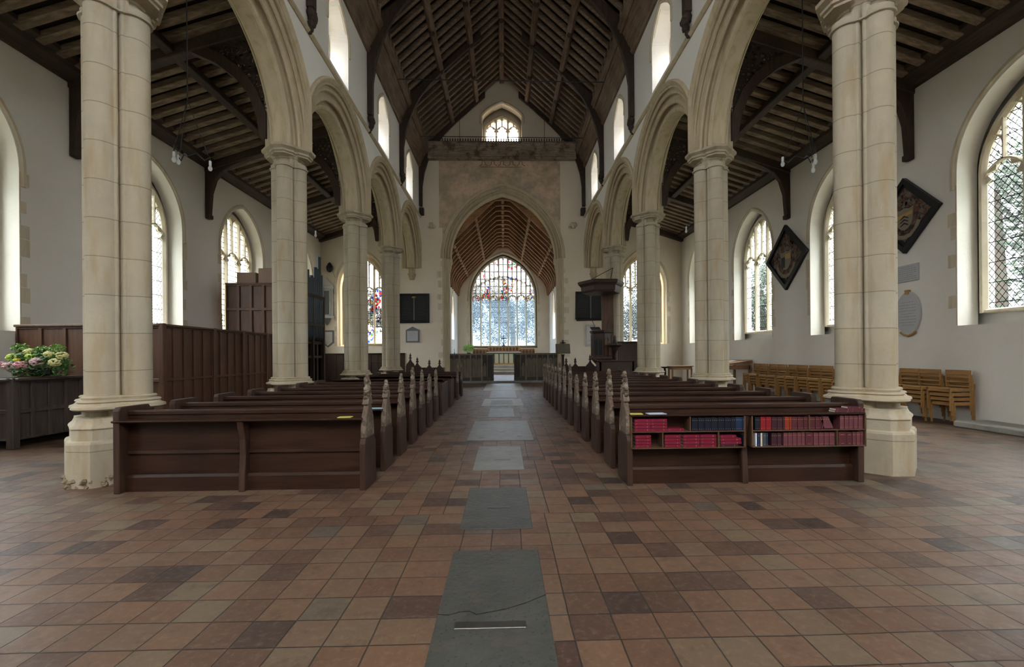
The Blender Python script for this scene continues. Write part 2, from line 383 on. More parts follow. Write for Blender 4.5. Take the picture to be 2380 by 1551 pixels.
def reveal(mb, axis, o, p0, p1, first=True, second=True, N=12):
    f = mapper(axis); A = o.outline(first, 0, N); B = o.outline(second, 0, N); n = len(A)
    mb.add([f(u, z, p0) for u, z in A] + [f(u, z, p1) for u, z in B], [(i, (i + 1) % n, (i + 1) % n + n, i + n) for i in range(n)])
def bar(mb, axis, pts, w, p0, p1):
    """rectangular bar following a polyline in the window plane"""
    f = mapper(axis); n = len(pts); rings = []
    for i, (u, z) in enumerate(pts):
        a = pts[max(i - 1, 0)]; b = pts[min(i + 1, n - 1)]; dx, dz = b[0] - a[0], b[1] - a[1]; L = math.hypot(dx, dz) or 1
        nx, nz = -dz / L * w / 2, dx / L * w / 2; q = (p1 - p0) * .3; m = (p0 + p1) / 2
        rings.append([f(u + nx * .35, z + nz * .35, p0), f(u + nx, z + nz, m - q * .4), f(u + nx, z + nz, m + q * .4), f(u + nx * .35, z + nz * .35, p1),
                      f(u - nx * .35, z - nz * .35, p1), f(u - nx, z - nz, m + q * .4), f(u - nx, z - nz, m - q * .4), f(u - nx * .35, z - nz * .35, p0)])
    mb.loft(rings)
# ---------------------------------------------------------------- the shell
PITCH = 4.63; P0 = 5.88; XP = 4.9; XF = 4.45; XA = 5.35; XW = 9.75; YE = 24.4; YW = -5.2; SPR = 6.2
PIERS = [P0 + PITCH * k for k in range(-2, 4)]
BAYS = [P0 + PITCH * (k + .5) for k in range(-2, 4)]
AH, AR = 1.95, 2.02
SIDES = ((-1, 'left', 'north'), (1, 'right', 'south'))
fl = MB().box(-10.8, 10.8, YW - .5, 24.9, -.3, 0).build('floor', 'floor'); struct(fl)
g = MB().box(-90, 90, -60, 120, -.5, -.32).build('ground', 'grass'); struct(g)
fc = MB().box(-3.8, 3.8, 24.9, 37.2, -.3, .10).build('floor_chancel', 'floor'); struct(fc)
# aisle outer walls ------------------------------------------------
AW = []
for s, side, comp in SIDES:
    cs = [BAYS[0] - .1, BAYS[1] - .1] + ([8.02, 12.65, 17.25, 22.0] if s < 0 else [8.1, 12.75, 17.5, 22.1])  # first and last bay windows are out of view, added for extra daylight
    ops = [Opening(c, 1.35, 2.06, 5.35, 1.72, 1.2, 2.32, 5.25, 1.55) for c in cs]
    mb = MB(); wall_mesh(mb, 'X', s * XW, YW, YE, 0, lambda u: 8.05, ops)
    wall_mesh(mb, 'X', s * (XW + .66), YW, YE + .9, -.3, lambda u: 8.05, ops, False)
    for o in ops:
        reveal(mb, 'X', o, s * XW, s * (XW + .45)); reveal(mb, 'X', o, s * (XW + .45), s * (XW + .66), False, False)
    struct(mb.build('wall_' + comp, 'plaster')); AW.append((s, ops))
    # arcade wall with clerestory
    arch_ops = []
    for c in BAYS:
        o = Opening(c, PITCH / 2, -1, SPR, AR); o.zf = (lambda c: (lambda u: SPR + arc_z(u - c, AH, AR, .575)))(c); arch_ops.append(o)
    cl = [Opening(c - .32, .74, 9.22, 10.55, .72, .66, 9.75, 10.5, .68) for c in BAYS]
    for o in cl[:2]: o.a, o.a2, o.spring, o.spring2, o.rise, o.rise2 = 1.7, 1.6, 10.2, 10.2, 1.5, 1.25  # the two unseen west bays get enlarged windows for more light up high
    for o in cl: o.sill = 9.22
    mb = MB(); wall_mesh(mb, 'X', s * XF, YW, YE, 0, lambda u: 12.5, arch_ops + cl)
    wall_mesh(mb, 'X', s * XA, YW, YE, 0, lambda u: 11.62, arch_ops + [Opening(o.c, o.a2, 9.75, o.spring2, o.rise2) for o in cl])
    for o in cl: reveal(mb, 'X', o, s * XF, s * (XF + .6), True, False); reveal(mb, 'X', o, s * (XF + .6), s * XA, False, False)
    struct(mb.build('wall_arcade_' + comp, 'plaster_cool'))
    AW.append((s * 2, cl))
# east wall of nave and aisles ------------------------------------
EWO = [Opening(0, 3.2, -1, 6.75, 3.92), Opening(0, 1.06, 12.95, 14.35, .78, .95, 12.95, 13.95, .70)]
for s in (-1, 1): EWO.append(Opening(s * 7.6, 1.3, 2.05, 5.2, 1.95, 1.1, 2.15, 5.15, 1.75))
def ewtop(u): return 16.7 - .9 * abs(u) if abs(u) <= 5.0 else 8.05 + .32 * max(0, XW - abs(u)) + .15
mb = MB()
for a_, b_ in ((-XW, -5.0001), (-5, 5), (5.0001, XW)):
    wall_mesh(mb, 'Y', YE, a_, b_, 0, ewtop, [o for o in EWO if a_ <= o.c <= b_])
    wall_mesh(mb, 'Y', YE + .9, a_, b_, -.3, ewtop, [o for o in EWO if a_ <= o.c <= b_], False)
for o in EWO[1:]: reveal(mb, 'Y', o, YE, YE + .5); reveal(mb, 'Y', o, YE + .5, YE + .9, False, False)
struct(mb.build('wall_east', 'plaster_warm'))
# west wall behind the camera
WWO = [Opening(0, 2.3, 6.6, 10.6, 3.2)]  # unseen window, sized large and set high to brighten the upper nave
mb = MB()
for a_, b_ in ((-XW, -5.0001), (-5, 5), (5.0001, XW)):
    oo = [o for o in WWO if a_ <= o.c <= b_]
    wall_mesh(mb, 'Y', YW, a_, b_, 0, ewtop, oo); wall_mesh(mb, 'Y', YW - .7, a_, b_, -.3, ewtop, oo)
for o in WWO: reveal(mb, 'Y', o, YW, YW - .7)
struct(mb.build('wall_west', 'plaster'))
# chancel ----------------------------------------------------------
CX, CE = 3.73, 37.0
CWO = [Opening(28.6, .8, 2.7, 4.9, 1.3, .6), Opening(33.4, .8, 2.7, 4.9, 1.3, .6)]
for s, side, comp in SIDES:
    mb = MB(); wall_mesh(mb, 'X', s * CX, YE + .9, CE, 0, lambda u: 7.75, CWO); wall_mesh(mb, 'X', s * (CX + .8), YE + .9, CE + .8, -.3, lambda u: 7.75, CWO, False)
    for o in CWO: reveal(mb, 'X', o, s * CX, s * (CX + .8))
    struct(mb.build('wall_chancel_' + comp, 'plaster_cool'))
CEO = Opening(0, 2.78, 2.1, 6.3, 3.55, 2.62, 2.24, 6.25, 3.4)
mb = MB(); ct = lambda u: 11.35 - .95 * abs(u)
wall_mesh(mb, 'Y', CE, -CX, CX, 0, ct, [CEO]); wall_mesh(mb, 'Y', CE + .8, -CX - .8, CX + .8, -.3, ct, [CEO], False)
reveal(mb, 'Y', CEO, CE, CE + .4); reveal(mb, 'Y', CEO, CE + .4, CE + .8, False, False)
struct(mb.build('wall_chancel_east', 'plaster_warm'))
# windows ----------------------------------------------------------
WN = [0]
def window(axis, p_in, p_gl, o, lights, gm, hood=True, rows=1, gtop=None, smat='stone_win', split=None, d=.09, quoins=True):
    """stone tracery window: frame, mullions, cusped heads, upper lights, glass"""
    WN[0] += 1; sg = 1 if p_gl > p_in else -1; a, si, sp_, r = o.a2, o.sill2, o.spring2, o.rise2
    top = lambda u: sp_ + arc_z(u - o.c, a, r)
    mb = MB(); p0, p1 = p_gl - sg * d, p_gl + sg * d
    out = [(o.c - a - .01, si)] + [(o.c + u, sp_ + z) for u, z in arc_pts(a, r, .01, 12)] + [(o.c + a + .01, si)]
    bar(mb, axis, out, .17, p0, p1); bar(mb, axis, [(o.c - a, si + .035), (o.c + a, si + .035)], .09, p0 + sg * .02, p1)
    lw = 2 * a / lights; hz = split if split else sp_ - lw * .35
    mw = .11 if lights < 6 else .13
    for k in range(1, lights):
        u = o.c - a + lw * k; bar(mb, axis, [(u, si), (u, max(hz, top(u) - .04))], mw, p0, p1)
    hh = lw * .55
    for k in range(lights):
        u = o.c - a + lw * (k + .5); q = arc_pts(lw / 2, hh * 1.05, 0, 5)
        pts = [(u + x, min(hz + z, top(u + x) - .03)) for x, z in q]; bar(mb, axis, pts, .075, p0 + sg * .03, p1 - sg * .03)
        # cusps
        fm = mapper(axis)
        for ia, ib in ((0, 2), (2, 4), (8, 6), (10, 8)):
            (xa, za), (xb, zb_) = q[ia], q[ib]; xm, zm = (xa + xb) / 2, (za + zb_) / 2; tip = (xm * .62, zm * .8 + hh * .02)
            mb.prism([(u + xa, min(hz + za, top(u + xa))), (u + xb, min(hz + zb_, top(u + xb))), (u + tip[0], min(hz + tip[1], top(u) - .1))], p0 + sg * .05, p1 - sg * .05, fm)
        if top(u) - (hz + hh) > .25: # upper panel lights
            bar(mb, axis, [(u, hz + hh), (u, top(u) - .03)], .07, p0 + sg * .03, p1 - sg * .03)
            for rw in range(rows):
                for h in (-.25, .25):
                    uu = u + h * lw; z1 = top(uu) - .06; z0 = hz + hh * .9
                    zr = z0 + (z1 - z0) * (rw + 1) / rows
                    if rw < rows - 1 or rows == 1 or True:
                        ww = lw / 4; top_ = min(zr - ww * 1.1, top(abs(uu - o.c) + ww + o.c) - .1 if False else zr - ww * 1.1)
                        if top_ > z0 + .05:
                            bar(mb, axis, [(uu + x, min(top_ + z, top(uu + x) - .02)) for x, z in arc_pts(ww, ww * 1.2, 0, 4)], .055, p0 + sg * .03, p1 - sg * .03)
                            if rw < rows - 1: bar(mb, axis, [(uu - ww, zr + ww * .7), (uu - ww * .6, zr + ww * .2), (uu, zr), (uu + ww * .6, zr + ww * .2), (uu + ww, zr + ww * .7)], .05, p0 + sg * .03, p1 - sg * .03)
    root = mb.build('window_%d' % WN[0], smat, smooth=35); struct(root)
    gp = [(u, z) for u, z in o.outline(False)]; f = mapper(axis)
    if gtop:
        zz = split - .05
        lo = MB().add([f(gp[0][0], si, p_gl), f(gp[-1][0], si, p_gl), f(gp[-1][0], zz, p_gl), f(gp[0][0], zz, p_gl)], [(0, 1, 2, 3)]).build('glass_pane', gm, root, fix=False)
        up = [(gp[0][0], zz)] + [q for q in gp[1:-1] if q[1] > zz] + [(gp[-1][0], zz)]
        MB().add([f(u, z, p_gl) for u, z in up], [tuple(range(len(up)))]).build('tracery_glass', gtop, root, fix=False)
    else: MB().add([f(u, z, p_gl) for u, z in gp], [tuple(range(len(gp)))]).build('glass_pane', gm, root, fix=False)
    if hood:
        hm = MB(); hp = [(o.c + u, o.spring + z) for u, z in arc_pts(o.a, o.rise, .09, 12)]
        hp = [(hp[0][0], hp[0][1] - .35)] + hp + [(hp[-1][0], hp[-1][1] - .35)]
        bar(hm, axis, hp, .16, p_in - sg * .035, p_in + sg * .10)
        if quoins:
            rr = random.Random(WN[0] * 3 + 1)
            for e in (-1, 1):
                z = o.sill + .02
                while z < o.spring - .3:
                    h = rr.uniform(.22, .36); w = rr.choice([.03, .14, .20])
                    u0, u1 = sorted((o.c + e * (o.a + .002), o.c + e * (o.a + w)))
                    pp = sorted((p_in - sg * .004, p_in + sg * .1))
                    if axis == 'X': hm.box(pp[0], pp[1], u0, u1, z, z + h)
                    else: hm.box(u0, u1, pp[0], pp[1], z, z + h)
                    z += h + .01
        hm.build('hood_mould', 'stone_win', root, smooth=35)
    zc = (si + sp_ + r * .7) / 2; hgt = sp_ + r * .8 - si; pp = p_gl + sg * .25
    if axis == 'X': portal((pp, o.c, zc), 2 * a, hgt, (-sg, 0, 0))
    else: portal((o.c, pp, zc), 2 * a, hgt, (0, -sg, 0))
    return root
for s, ops in AW:
    if abs(s) == 1:
        for i, o in enumerate(ops): window('X', s * XW, s * (XW + .45), o, 3, 'glass_open' if i < 1 else 'glass_sq' if (s < 0 and i == 4) else 'glass_clear')
    else:
        sg = 1 if s > 0 else -1
        for o in ops: window('X', sg * XF, sg * (XF + .6), o, 2, 'glass_open', hood=True, quoins=False)
window('Y', YE, YE + .5, EWO[2], 4, 'glass_stain'); window('Y', YE, YE + .5, EWO[3], 4, 'glass_clear')
window('Y', YE, YE + .5, EWO[1], 3, 'glass_plain', quoins=False)
window('Y', CE, CE + .4, CEO, 7, 'glass_east', rows=2, gtop='glass_east_top', split=6.05, d=.12)
window('Y', YW, YW - .4, WWO[0], 4, 'glass_open', hood=False)
for o in WWO[1:]: window('Y', YW, YW - .4, o, 3, 'glass_open', hood=False)
for s in (-1, 1):
    for o in CWO: window('X', s * CX, s * (CX + .5), o, 2, 'glass_open', quoins=False)
# arches -----------------------------------------------------------
PROF = [(.455, .60), (.455, .55), (.425, .54), (.385, .56), (.365, .54), (.37, .50), (.395, .47), (.39, .42), (.36, .40), (.325, .43), (.295, .42), (.27, .37), (.28, .31), (.315, .27), (.33, .24), (.32, .20), (.29, .18), (.25, .20), (.215, .24), (.17, .23), (.155, .18), (.165, .13), (.195, .10), (.20, .05), (.18, .01), (.14, -.01), (.10, .01)]
HOOD = [(.44, .74), (.50, .735), (.53, .69), (.505, .64), (.47, .60), (.44, .60)]
def arch_sweep(mb, axis, p, c, a, r, spr, prof, k=1.0, kn=1.0, clamp=None, N=18, both=True):
    f = mapper(axis); pr = [(d * k, n * kn) for d, n in prof]
    if both: pr = pr + [(-d, n) for d, n in reversed(pr)]
    cols = []
    for d, n in pr:
        q = arc_pts(a, r, n, N)
        if clamp: q = [(math.copysign(clamp + (abs(u) - clamp) * .02, u) if abs(u) > clamp else u, z) for u, z in q]
        cols.append([f(c + u, spr + z, p + d) for u, z in q])
    rings = [[cl_[i] for cl_ in cols] for i in range(len(cols[0]))]
    mb.loft(rings, closed=True, cap=True); return mb
for s, side, comp in SIDES:
    for i, c in enumerate(BAYS):
        root = thing('arcade_arch', 'stone arch on the %s, %s' % (side, ['bay behind the camera, farthest west', 'bay beside the camera, mostly out of frame', 'nearest arch, cut by the top edge', 'second full arch from the camera', 'third full arch from the camera', 'last arch, ending on a corbel'][i]), 'arch', (s * XP, c, SPR), 0, 'arcade arches')
        a = arch_sweep(MB(), 'X', 0, 0, AH, AR, 0, PROF, clamp=PITCH / 2 - .008).build('arch_moulding', 'stone_arch', root, smooth=30)
        h = MB(); arch_sweep(h, 'X', 0, 0, AH, AR, 0, HOOD, clamp=PITCH / 2 - .02, both=False)
        f_ = MB(); arch_sweep(f_, 'X', 0, 0, AH, AR, 0, [(-d, n) for d, n in HOOD], clamp=PITCH / 2 - .02, both=False)
        h.build('hood_mould', 'stone_arch', root, smooth=30); f_.build('hood_mould', 'stone_arch', root, smooth=30)
# piers --------------------------------------------------------------
def section(off, poly=0.0, N=176, half=None):
    """quatrefoil pier outline grown by off; poly=1 makes every lobe half an octagon"""
    pts = []
    cs = [(.232 * math.cos(a), .232 * math.sin(a)) for a in (0, PI / 2, PI, 1.5 * PI)]; rad = .156 + off
    ks = [(.262 * math.cos(a), .262 * math.sin(a)) for a in [PI / 4 + PI / 2 * q + e for q in range(4) for e in (-.15, .15)]]
    for i in range(N):
        t = 2 * PI * (i + .5) / N; d = (math.cos(t), math.sin(t)); best = 0
        for cx, cy_ in cs:
            b = cx * d[0] + cy_ * d[1]; q = cx * cx + cy_ * cy_
            D = rad * rad - (q - b * b)
            rc = b + math.sqrt(D) if D > 0 else 0
            ro = 1e9
            for m in range(8):
                n = (math.cos(m * PI / 4), math.sin(m * PI / 4)); den = n[0] * d[0] + n[1] * d[1]
                num = rad + n[0] * cx + n[1] * cy_
                if den > 1e-6: ro = min(ro, num / den)
                elif num < 0: ro = 0
            best = max(best, rc * (1 - poly) + ro * poly)
        for cx, cy_ in ks:
            b = cx * d[0] + cy_ * d[1]; rk = .026 + off; D = rk * rk - (cx * cx + cy_ * cy_ - b * b)
            if D > 0 and b > 0: best = max(best, b + math.sqrt(D))
        dd = (.218 + off * 1.0) / max(abs(d[0] * .7071 + d[1] * .7071), abs(d[0] * .7071 - d[1] * .7071)); best = max(best, min(dd, .262 + off))
        pts.append((best * d[0], best * d[1]))
    return pts
def ringz(off, z, poly): return [(x, y, z) for x, y in section(off, poly)]
PLINTH = [(.17, 0, 1), (.17, .50, 1), (.155, .525, 1), (.125, .54, 1), (.125, .66, 1), (.14, .68, 1), (.13, .70, 1), (.10, .73, 1), (.085, .77, 1), (.085, .79, 1), (.06, .80, 1), (.06, .875, 1), (.11, .88, .4), (.135, .90, .2), (.13, .925, .1), (.09, .94, 0), (.07, .965, 0), (.085, .98, 0), (.075, .995, 0), (.035, 1.005, 0), (.045, 1.03, 0), (.03, 1.045, 0), (.0, 1.05, 0)]
CAPITAL = [(.0, -.44, 0), (.03, -.435, 0), (.035, -.415, 0), (.005, -.40, 0), (.01, -.34, 0), (.03, -.27, .3), (.06, -.22, .7), (.08, -.20, 1), (.085, -.17, 1), (.115, -.155, 1), (.12, -.12, 1), (.10, -.105, 1), (.135, -.08, 1), (.165, -.06, 1), (.17, -.01, 1), (.15, 0.0, 1)]
pr_root = thing('stone_pier', 'x', 'pier')
MB().loft([ringz(*q) for q in PLINTH]).build('plinth', 'stone', pr_root, smooth=28)
MB().loft([ringz(0, 1.05, 0), ringz(0, 3.5, 0), ringz(0, SPR - .44, 0)], cap=False).build('shaft', 'stone', pr_root, smooth=35)
MB().loft([(lambda a: [(x, y, z + SPR) for x, y, z in a])(ringz(*q)) for q in CAPITAL]).build('capital', 'stone', pr_root, smooth=28)
KIDS[pr_root.name] = list(pr_root.children) or [o for o in COL.objects if o.parent == pr_root]
PL = ['pier behind the camera, farthest west', 'pier just behind the camera', 'nearest and largest pier in view', 'second pier from the camera', 'third pier from the camera', 'last pier before the chancel wall']
first = True; NEARP = {}
for s, side, comp in SIDES:
    for i, y in enumerate(PIERS):
        if i == 0: continue
        o = pr_root if first else copy_tree(pr_root); first = False
        place(o, (s * XP - (.09 if (s, i) == (1, 2) else 0), y, 0), 0, 'clustered limestone %s on the %s side' % (PL[i], side), 'arcade piers'); NEARP[(s, i)] = o
# crumbled footing under the nearest left pier
mb = MB(); rr = random.Random(3)
FS = section(.15, 1)
for k in range(260):
    q = rr.choice(FS); d = rr.uniform(.96, 1.04); mb.ball((q[0] * d, q[1] * d, rr.uniform(-.02, .10)), rr.uniform(.02, .045), 8, .8, .25, rr)
ft = mb.build('crumbling_footing', 'rubble', NEARP[(-1, 2)]); tag(ft, 'eroded rubble footing')
# responds on corbels at the chancel wall
for s, side, comp in SIDES:
    def hring(off, z, k=1): return [(x, min(0.0, y), z) for x, y, _ in ringz(off, z, .0)]
    c = MB().loft([[(x * .66 * k_, min(0, y) * .75 * k_, z) for x, y, _ in ringz(0, z, 1)] for k_, z in ((.6, 0), (.9, .05), (.9, .13), (1.1, .17), (1.0, .22), (1.25, .28), (1.25, .33), (1.0, .36), (1.0, .95), (1.2, .98), (1.3, 1.1))])
    o = c.build('arch_corbel', 'stone_arch', smooth=30, loc=(s * XP, YE + .02, SPR - .62))
    tag(o, 'carved stone corbel carrying the last arcade arch on the %s of the chancel arch' % side, 'corbel', 'arch corbels')
# string course -------------------------------------------------------
for s, side, comp in SIDES:
    pts = [(0, 0), (.03, -.005), (.075, .035), (.085, .07), (.05, .10), (0, .13)]
    mb = MB().prism(pts, YW, YE, lambda a, b, d: (s * (XF - a), d, 8.93 + b)); struct(mb.build('trim_string_' + comp, 'stone_arch'))
# chancel arch ---------------------------------------------------------
root = thing('chancel_arch', 'wide pointed moulded stone arch opening into the chancel', 'arch', (0, YE + .45, 0))
arch_sweep(MB(), 'Y', 0, 0, 2.83, 3.5, 6.75, PROF, k=1.0, kn=.72).build('arch_moulding', 'stone_arch', root, smooth=30)
arch_sweep(MB(), 'Y', 0, 0, 2.83, 3.5, 6.75, [(-d, n * .72) for d, n in HOOD], both=False).build('hood_mould', 'stone_arch', root, smooth=30)
for s in (-1, 1):
    mb = MB(); cols = [(3.27, -.46), (3.22, -.46), (3.18, -.42), (3.12, -.42), (3.08, -.36), (3.0, -.35), (2.98, -.28), (2.93, -.24), (2.93, .24), (3.0, .35), (3.1, .4), (3.27, .46)]
    mb.loft([[(s * x, y, z) for x, y in cols] for z in (0, 6.75)])
    mb.build('jamb', 'stone_arch', root, smooth=30)
    mb = MB(); mb.loft([[(s * (2.97 + .17 * k * math.cos(t)), .20 * k * math.sin(t), z) for t in [2 * PI * q / 12 for q in range(12)]] for k, z in ((.3, 6.0), (.7, 6.12), (.7, 6.2), (.9, 6.3), (.85, 6.4), (1.15, 6.5), (1.2, 6.75))])
    mb.build('corbel', 'stone_arch', root, smooth=30)
    rr = random.Random(5 + s); z = .3
    while z < 6.4:
        h = rr.uniform(.25, .38); w = rr.choice([.10, .26, .30]); x0, x1 = sorted((s * 3.26, s * (3.26 + w))); MB().box(x0, x1, -.462, -.40, z, z + h).build('quoin', 'stone_win', root); z += h + rr.uniform(.15, .4)
# wall painting above the chancel arch
def paint_mat():
    k = NT('faded_wall_painting', .9, .15); v = k.coord()
    f = k.noise(v, .9, 6, .65); g = k.noise(k.coord((1, 1, 1), loc=(5, 2, 8)), 2.6, 6, .7); h = k.noise(v, 9, 5, .7)
    c = k.mix(k.ramp(f, [(.42, (0, 0, 0)), (.56, (1, 1, 1))]), (.66, .50, .37), (.42, .35, .26))
    c = k.mix(k.math('MULTIPLY', k.ramp(g, [(.55, (0, 0, 0)), (.7, (1, 1, 1))]), .7), c, (.62, .37, .28))
    c = k.mix(k.math('MULTIPLY', k.ramp(h, [(.5, (0, 0, 0)), (.7, (1, 1, 1))]), .6), c, (.30, .26, .20)); k.color(c); return k.m
M['painting'] = paint_mat()
mb = MB(); wall_mesh(mb, 'Y', YE - .012, -3.42, 3.12, 8.38, lambda u: 12.2, [Opening(0, 3.25, 2, 6.75, 4.0)])
mb.add([(-3.42, YE - .012, 8.38), (-3.42, YE - .012, 12.2), (-3.42, YE, 12.2), (-3.42, YE, 8.38)], [(0, 1, 2, 3)]); mb.add([(3.12, YE - .012, 8.38), (3.12, YE - .012, 12.2), (3.12, YE, 12.2), (3.12, YE, 8.38)], [(0, 1, 2, 3)])
wp = mb.build('wall_painting', 'painting', fix=False); tag(wp, 'faded brown medieval painting on the wall above the chancel arch', 'wall painting')
mb = MB()
for k in range(5):
    x = -1.0 + k * .5; pts = [(x - .22, 11.72), (x - .10, 11.80), (x - .08, 11.95), (x - .02, 12.02), (x + .06, 11.95), (x + .08, 11.80), (x + .22, 11.72)]
    bar(mb, 'Y', pts, .035, YE - .02, YE - .011)
bar(mb, 'Y', [(-1.2, 11.66), (1.0, 11.66)], .03, YE - .02, YE - .011)
mb.build('painted_crown_band', plain('red_ochre', (.24, .12, .09), .9), wp)
for s in (-1, 1):
    mb = MB(); rr = random.Random(9 + s); 
    for k in range(7): mb.ball((rr.uniform(-.15, .15), -.06, rr.uniform(-.10, .10)), rr.uniform(.08, .13), 8, .9, .2, rr)
    o = mb.build('carved_corbel_head', 'stone_win', loc=(s * 3.78 - .02, YE, 8.5), smooth=60); tag(o, 'small weathered carved stone head on the wall %s of the chancel arch' % ('left' if s < 0 else 'right'), 'carving')
# ---------------------------------------------------------------- nave roof
ZR, SL = 16.42, .9
def rz(x): return ZR - SL * abs(x)
mb = MB()
for s in (-1, 1):
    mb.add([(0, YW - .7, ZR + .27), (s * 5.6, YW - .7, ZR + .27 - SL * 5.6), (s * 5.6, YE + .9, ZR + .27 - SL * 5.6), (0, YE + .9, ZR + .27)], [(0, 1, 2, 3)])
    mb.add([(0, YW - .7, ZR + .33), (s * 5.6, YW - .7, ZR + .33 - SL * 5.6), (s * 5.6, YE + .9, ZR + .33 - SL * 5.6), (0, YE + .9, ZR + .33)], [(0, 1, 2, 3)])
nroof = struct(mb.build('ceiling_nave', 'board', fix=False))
ang = math.atan(SL); ys = [9.3 + .461 * k for k in range(33)]
proto = None
for s in (-1, 1):
    for y in ys:
        key = 'r%d' % s
        if proto is None or proto[0] != key:
            mb = MB(); L = 4.0
            f = lambda a, b, d: (s * a, d, b)
            mb.prism([(4.02, rz(4.02) + .02), (4.02, rz(4.02) + .24), (0, ZR + .24), (0, ZR + .02)], -.075, .075, f)
            mb.prism([(3.93, 12.42), (4.03, 12.42), (4.03, rz(4.03) + .1), (3.93, rz(3.93) + .06)], -.07, .07, f)
            o = mb.build('rafter', 'rafter', nroof, bevel=.012, loc=(0, y, 0)); proto = (key, o)
        else:
            o = proto[1].copy(); COL.objects.link(o); o.location = (0, y, 0)
ra = math.atan(SL)
for x in (-2.65, -1.36, 1.36, 2.65):
    rot = Matrix.Rotation(ra if x > 0 else -ra, 3, 'Y')
    MB().obox((x, (8 + YE) / 2, rz(x) - .06), (.11, (YE - 8) / 2, .10), rot).build('purlin', 'roof', nroof, bevel=.02)
MB().box(-.12, .12, 8, YE, ZR - .26, ZR + .1).build('ridge_beam', 'roof', nroof, bevel=.03)
for y in PIERS[2:] + [12.8, 17.4, 22.0]:
    for x in (-2.65, -1.36, 0, 1.36, 2.65): MB().ball((x, y, rz(x) - (.17 if x else .27)), .13, 8, .7).build('roof_boss', 'beam_dark', nroof, smooth=60)
# cornice of canted boards
for s, side, comp in SIDES:
    f = lambda a, b, d: (s * a, d, b)
    mb = MB().prism([(4.46, 11.55), (4.38, 11.55), (4.34, 11.62), (4.30, 11.66), (4.34, 11.72), (4.07, 12.28), (4.02, 12.27), (3.96, 12.33), (3.98, 12.38), (3.90, 12.44), (3.90, 12.54), (4.46, 12.56)], YW, YE, f)
    o = struct(mb.build('trim_cornice_' + comp, 'roof'))
    # wall posts with arched braces
    for i, y in enumerate([PIERS[3], PIERS[4], PIERS[5], YE - .17]):
        nm = ['second', 'third', 'last'][i] + ' pier' if i < 3 else 'corner by the chancel arch'
        root = thing('wall_post', 'dark oak wall post and brace on the %s nave wall, %s' % (side, nm), 'roof brace', (0, y, 0), 0, 'nave wall posts')
        hw = .10
        MB().prism([(4.45, 9.5), (4.28, 9.5), (4.27, 10.6), (4.16, 11.3), (4.02, 11.75), (4.45, 11.9)], -hw, hw, f).build('post', 'brace', root, bevel=.015)
        MB().prism([(4.3, 11.3), (4.16, 11.3), (4.0, 11.8), (3.82, 12.25), (3.55, 12.75), (3.1, 13.32), (2.5, 13.93), (1.6, 14.75), (.9, 15.35), (.9, rz(.9) + .05), (3.95, rz(3.95) + .03), (4.3, 12.5)], -.07, .07, f).build('arched_brace', 'brace', root, bevel=.015)
        mb = MB()
        if i < 3:
            rr = random.Random(i + 20)
            for k, (a, z, r_) in enumerate([(4.36, 9.40, .13), (4.32, 9.28, .12), (4.34, 9.16, .10), (4.38, 9.05, .08), (4.40, 8.97, .06)]): mb.ball((s * a, 0, z), r_, 8, 1, .15, rr)
            mb.build('carved_head', 'brace', root, smooth=60)
        else: MB().box(*sorted((s * 4.44, s * 4.2)), -.13, .13, 9.02, 9.4).build('post_foot', 'brace', root, bevel=.02)
# beam across the chancel wall
root = thing('rood_beam', 'moulded oak beam with spiked cresting across the top of the chancel arch wall', 'beam', (0, YE - .2, 12.0))
f = lambda a, b, d: (d, a, b)
MB().prism([(.2, 0), (-.14, 0), (-.16, .06), (-.10, .12), (-.10, .20), (-.06, .23), (-.06, .62), (-.12, .66), (-.14, .74), (-.20, .78), (-.20, .88), (.2, .9)], -3.95, 3.95, f).build('beam', 'beam_pale', root)
mb = MB(); x = -3.9
while x < 3.9:
    mb.prism([(x, .86), (x + .05, .92), (x + .03, .98), (x + .065, 1.04), (x + .10, .98), (x + .08, .92), (x + .13, .86)], -.2, -.16, lambda a, b, d: (a, d, b)); x += .135
tag(mb.build('cresting', 'beam_dark', root), None, None)
for y, z, nm in ((17.6, 12.2, 'hanging nearest the camera'), (22.2, 12.22, 'hanging nearest the chancel arch')):
    o = MB().tube([(-4.0, y, z + .03), (0, y, z - .0), (4.0, y, z - .03)], .018, 6).build('iron_tie_rod', 'iron'); tag(o, 'thin iron tie rod spanning the nave roof, %s' % nm, 'tie rod')
for x in (-2.2, 2.2):
    o = MB().tube([(x, 23.4, 12.35), (x, 23.4, rz(x) - .0)], .012, 6).build('hanging_wire', 'iron'); tag(o, 'thin wire hanging from the roof %s of the gable window' % ('left' if x < 0 else 'right'), 'wire')
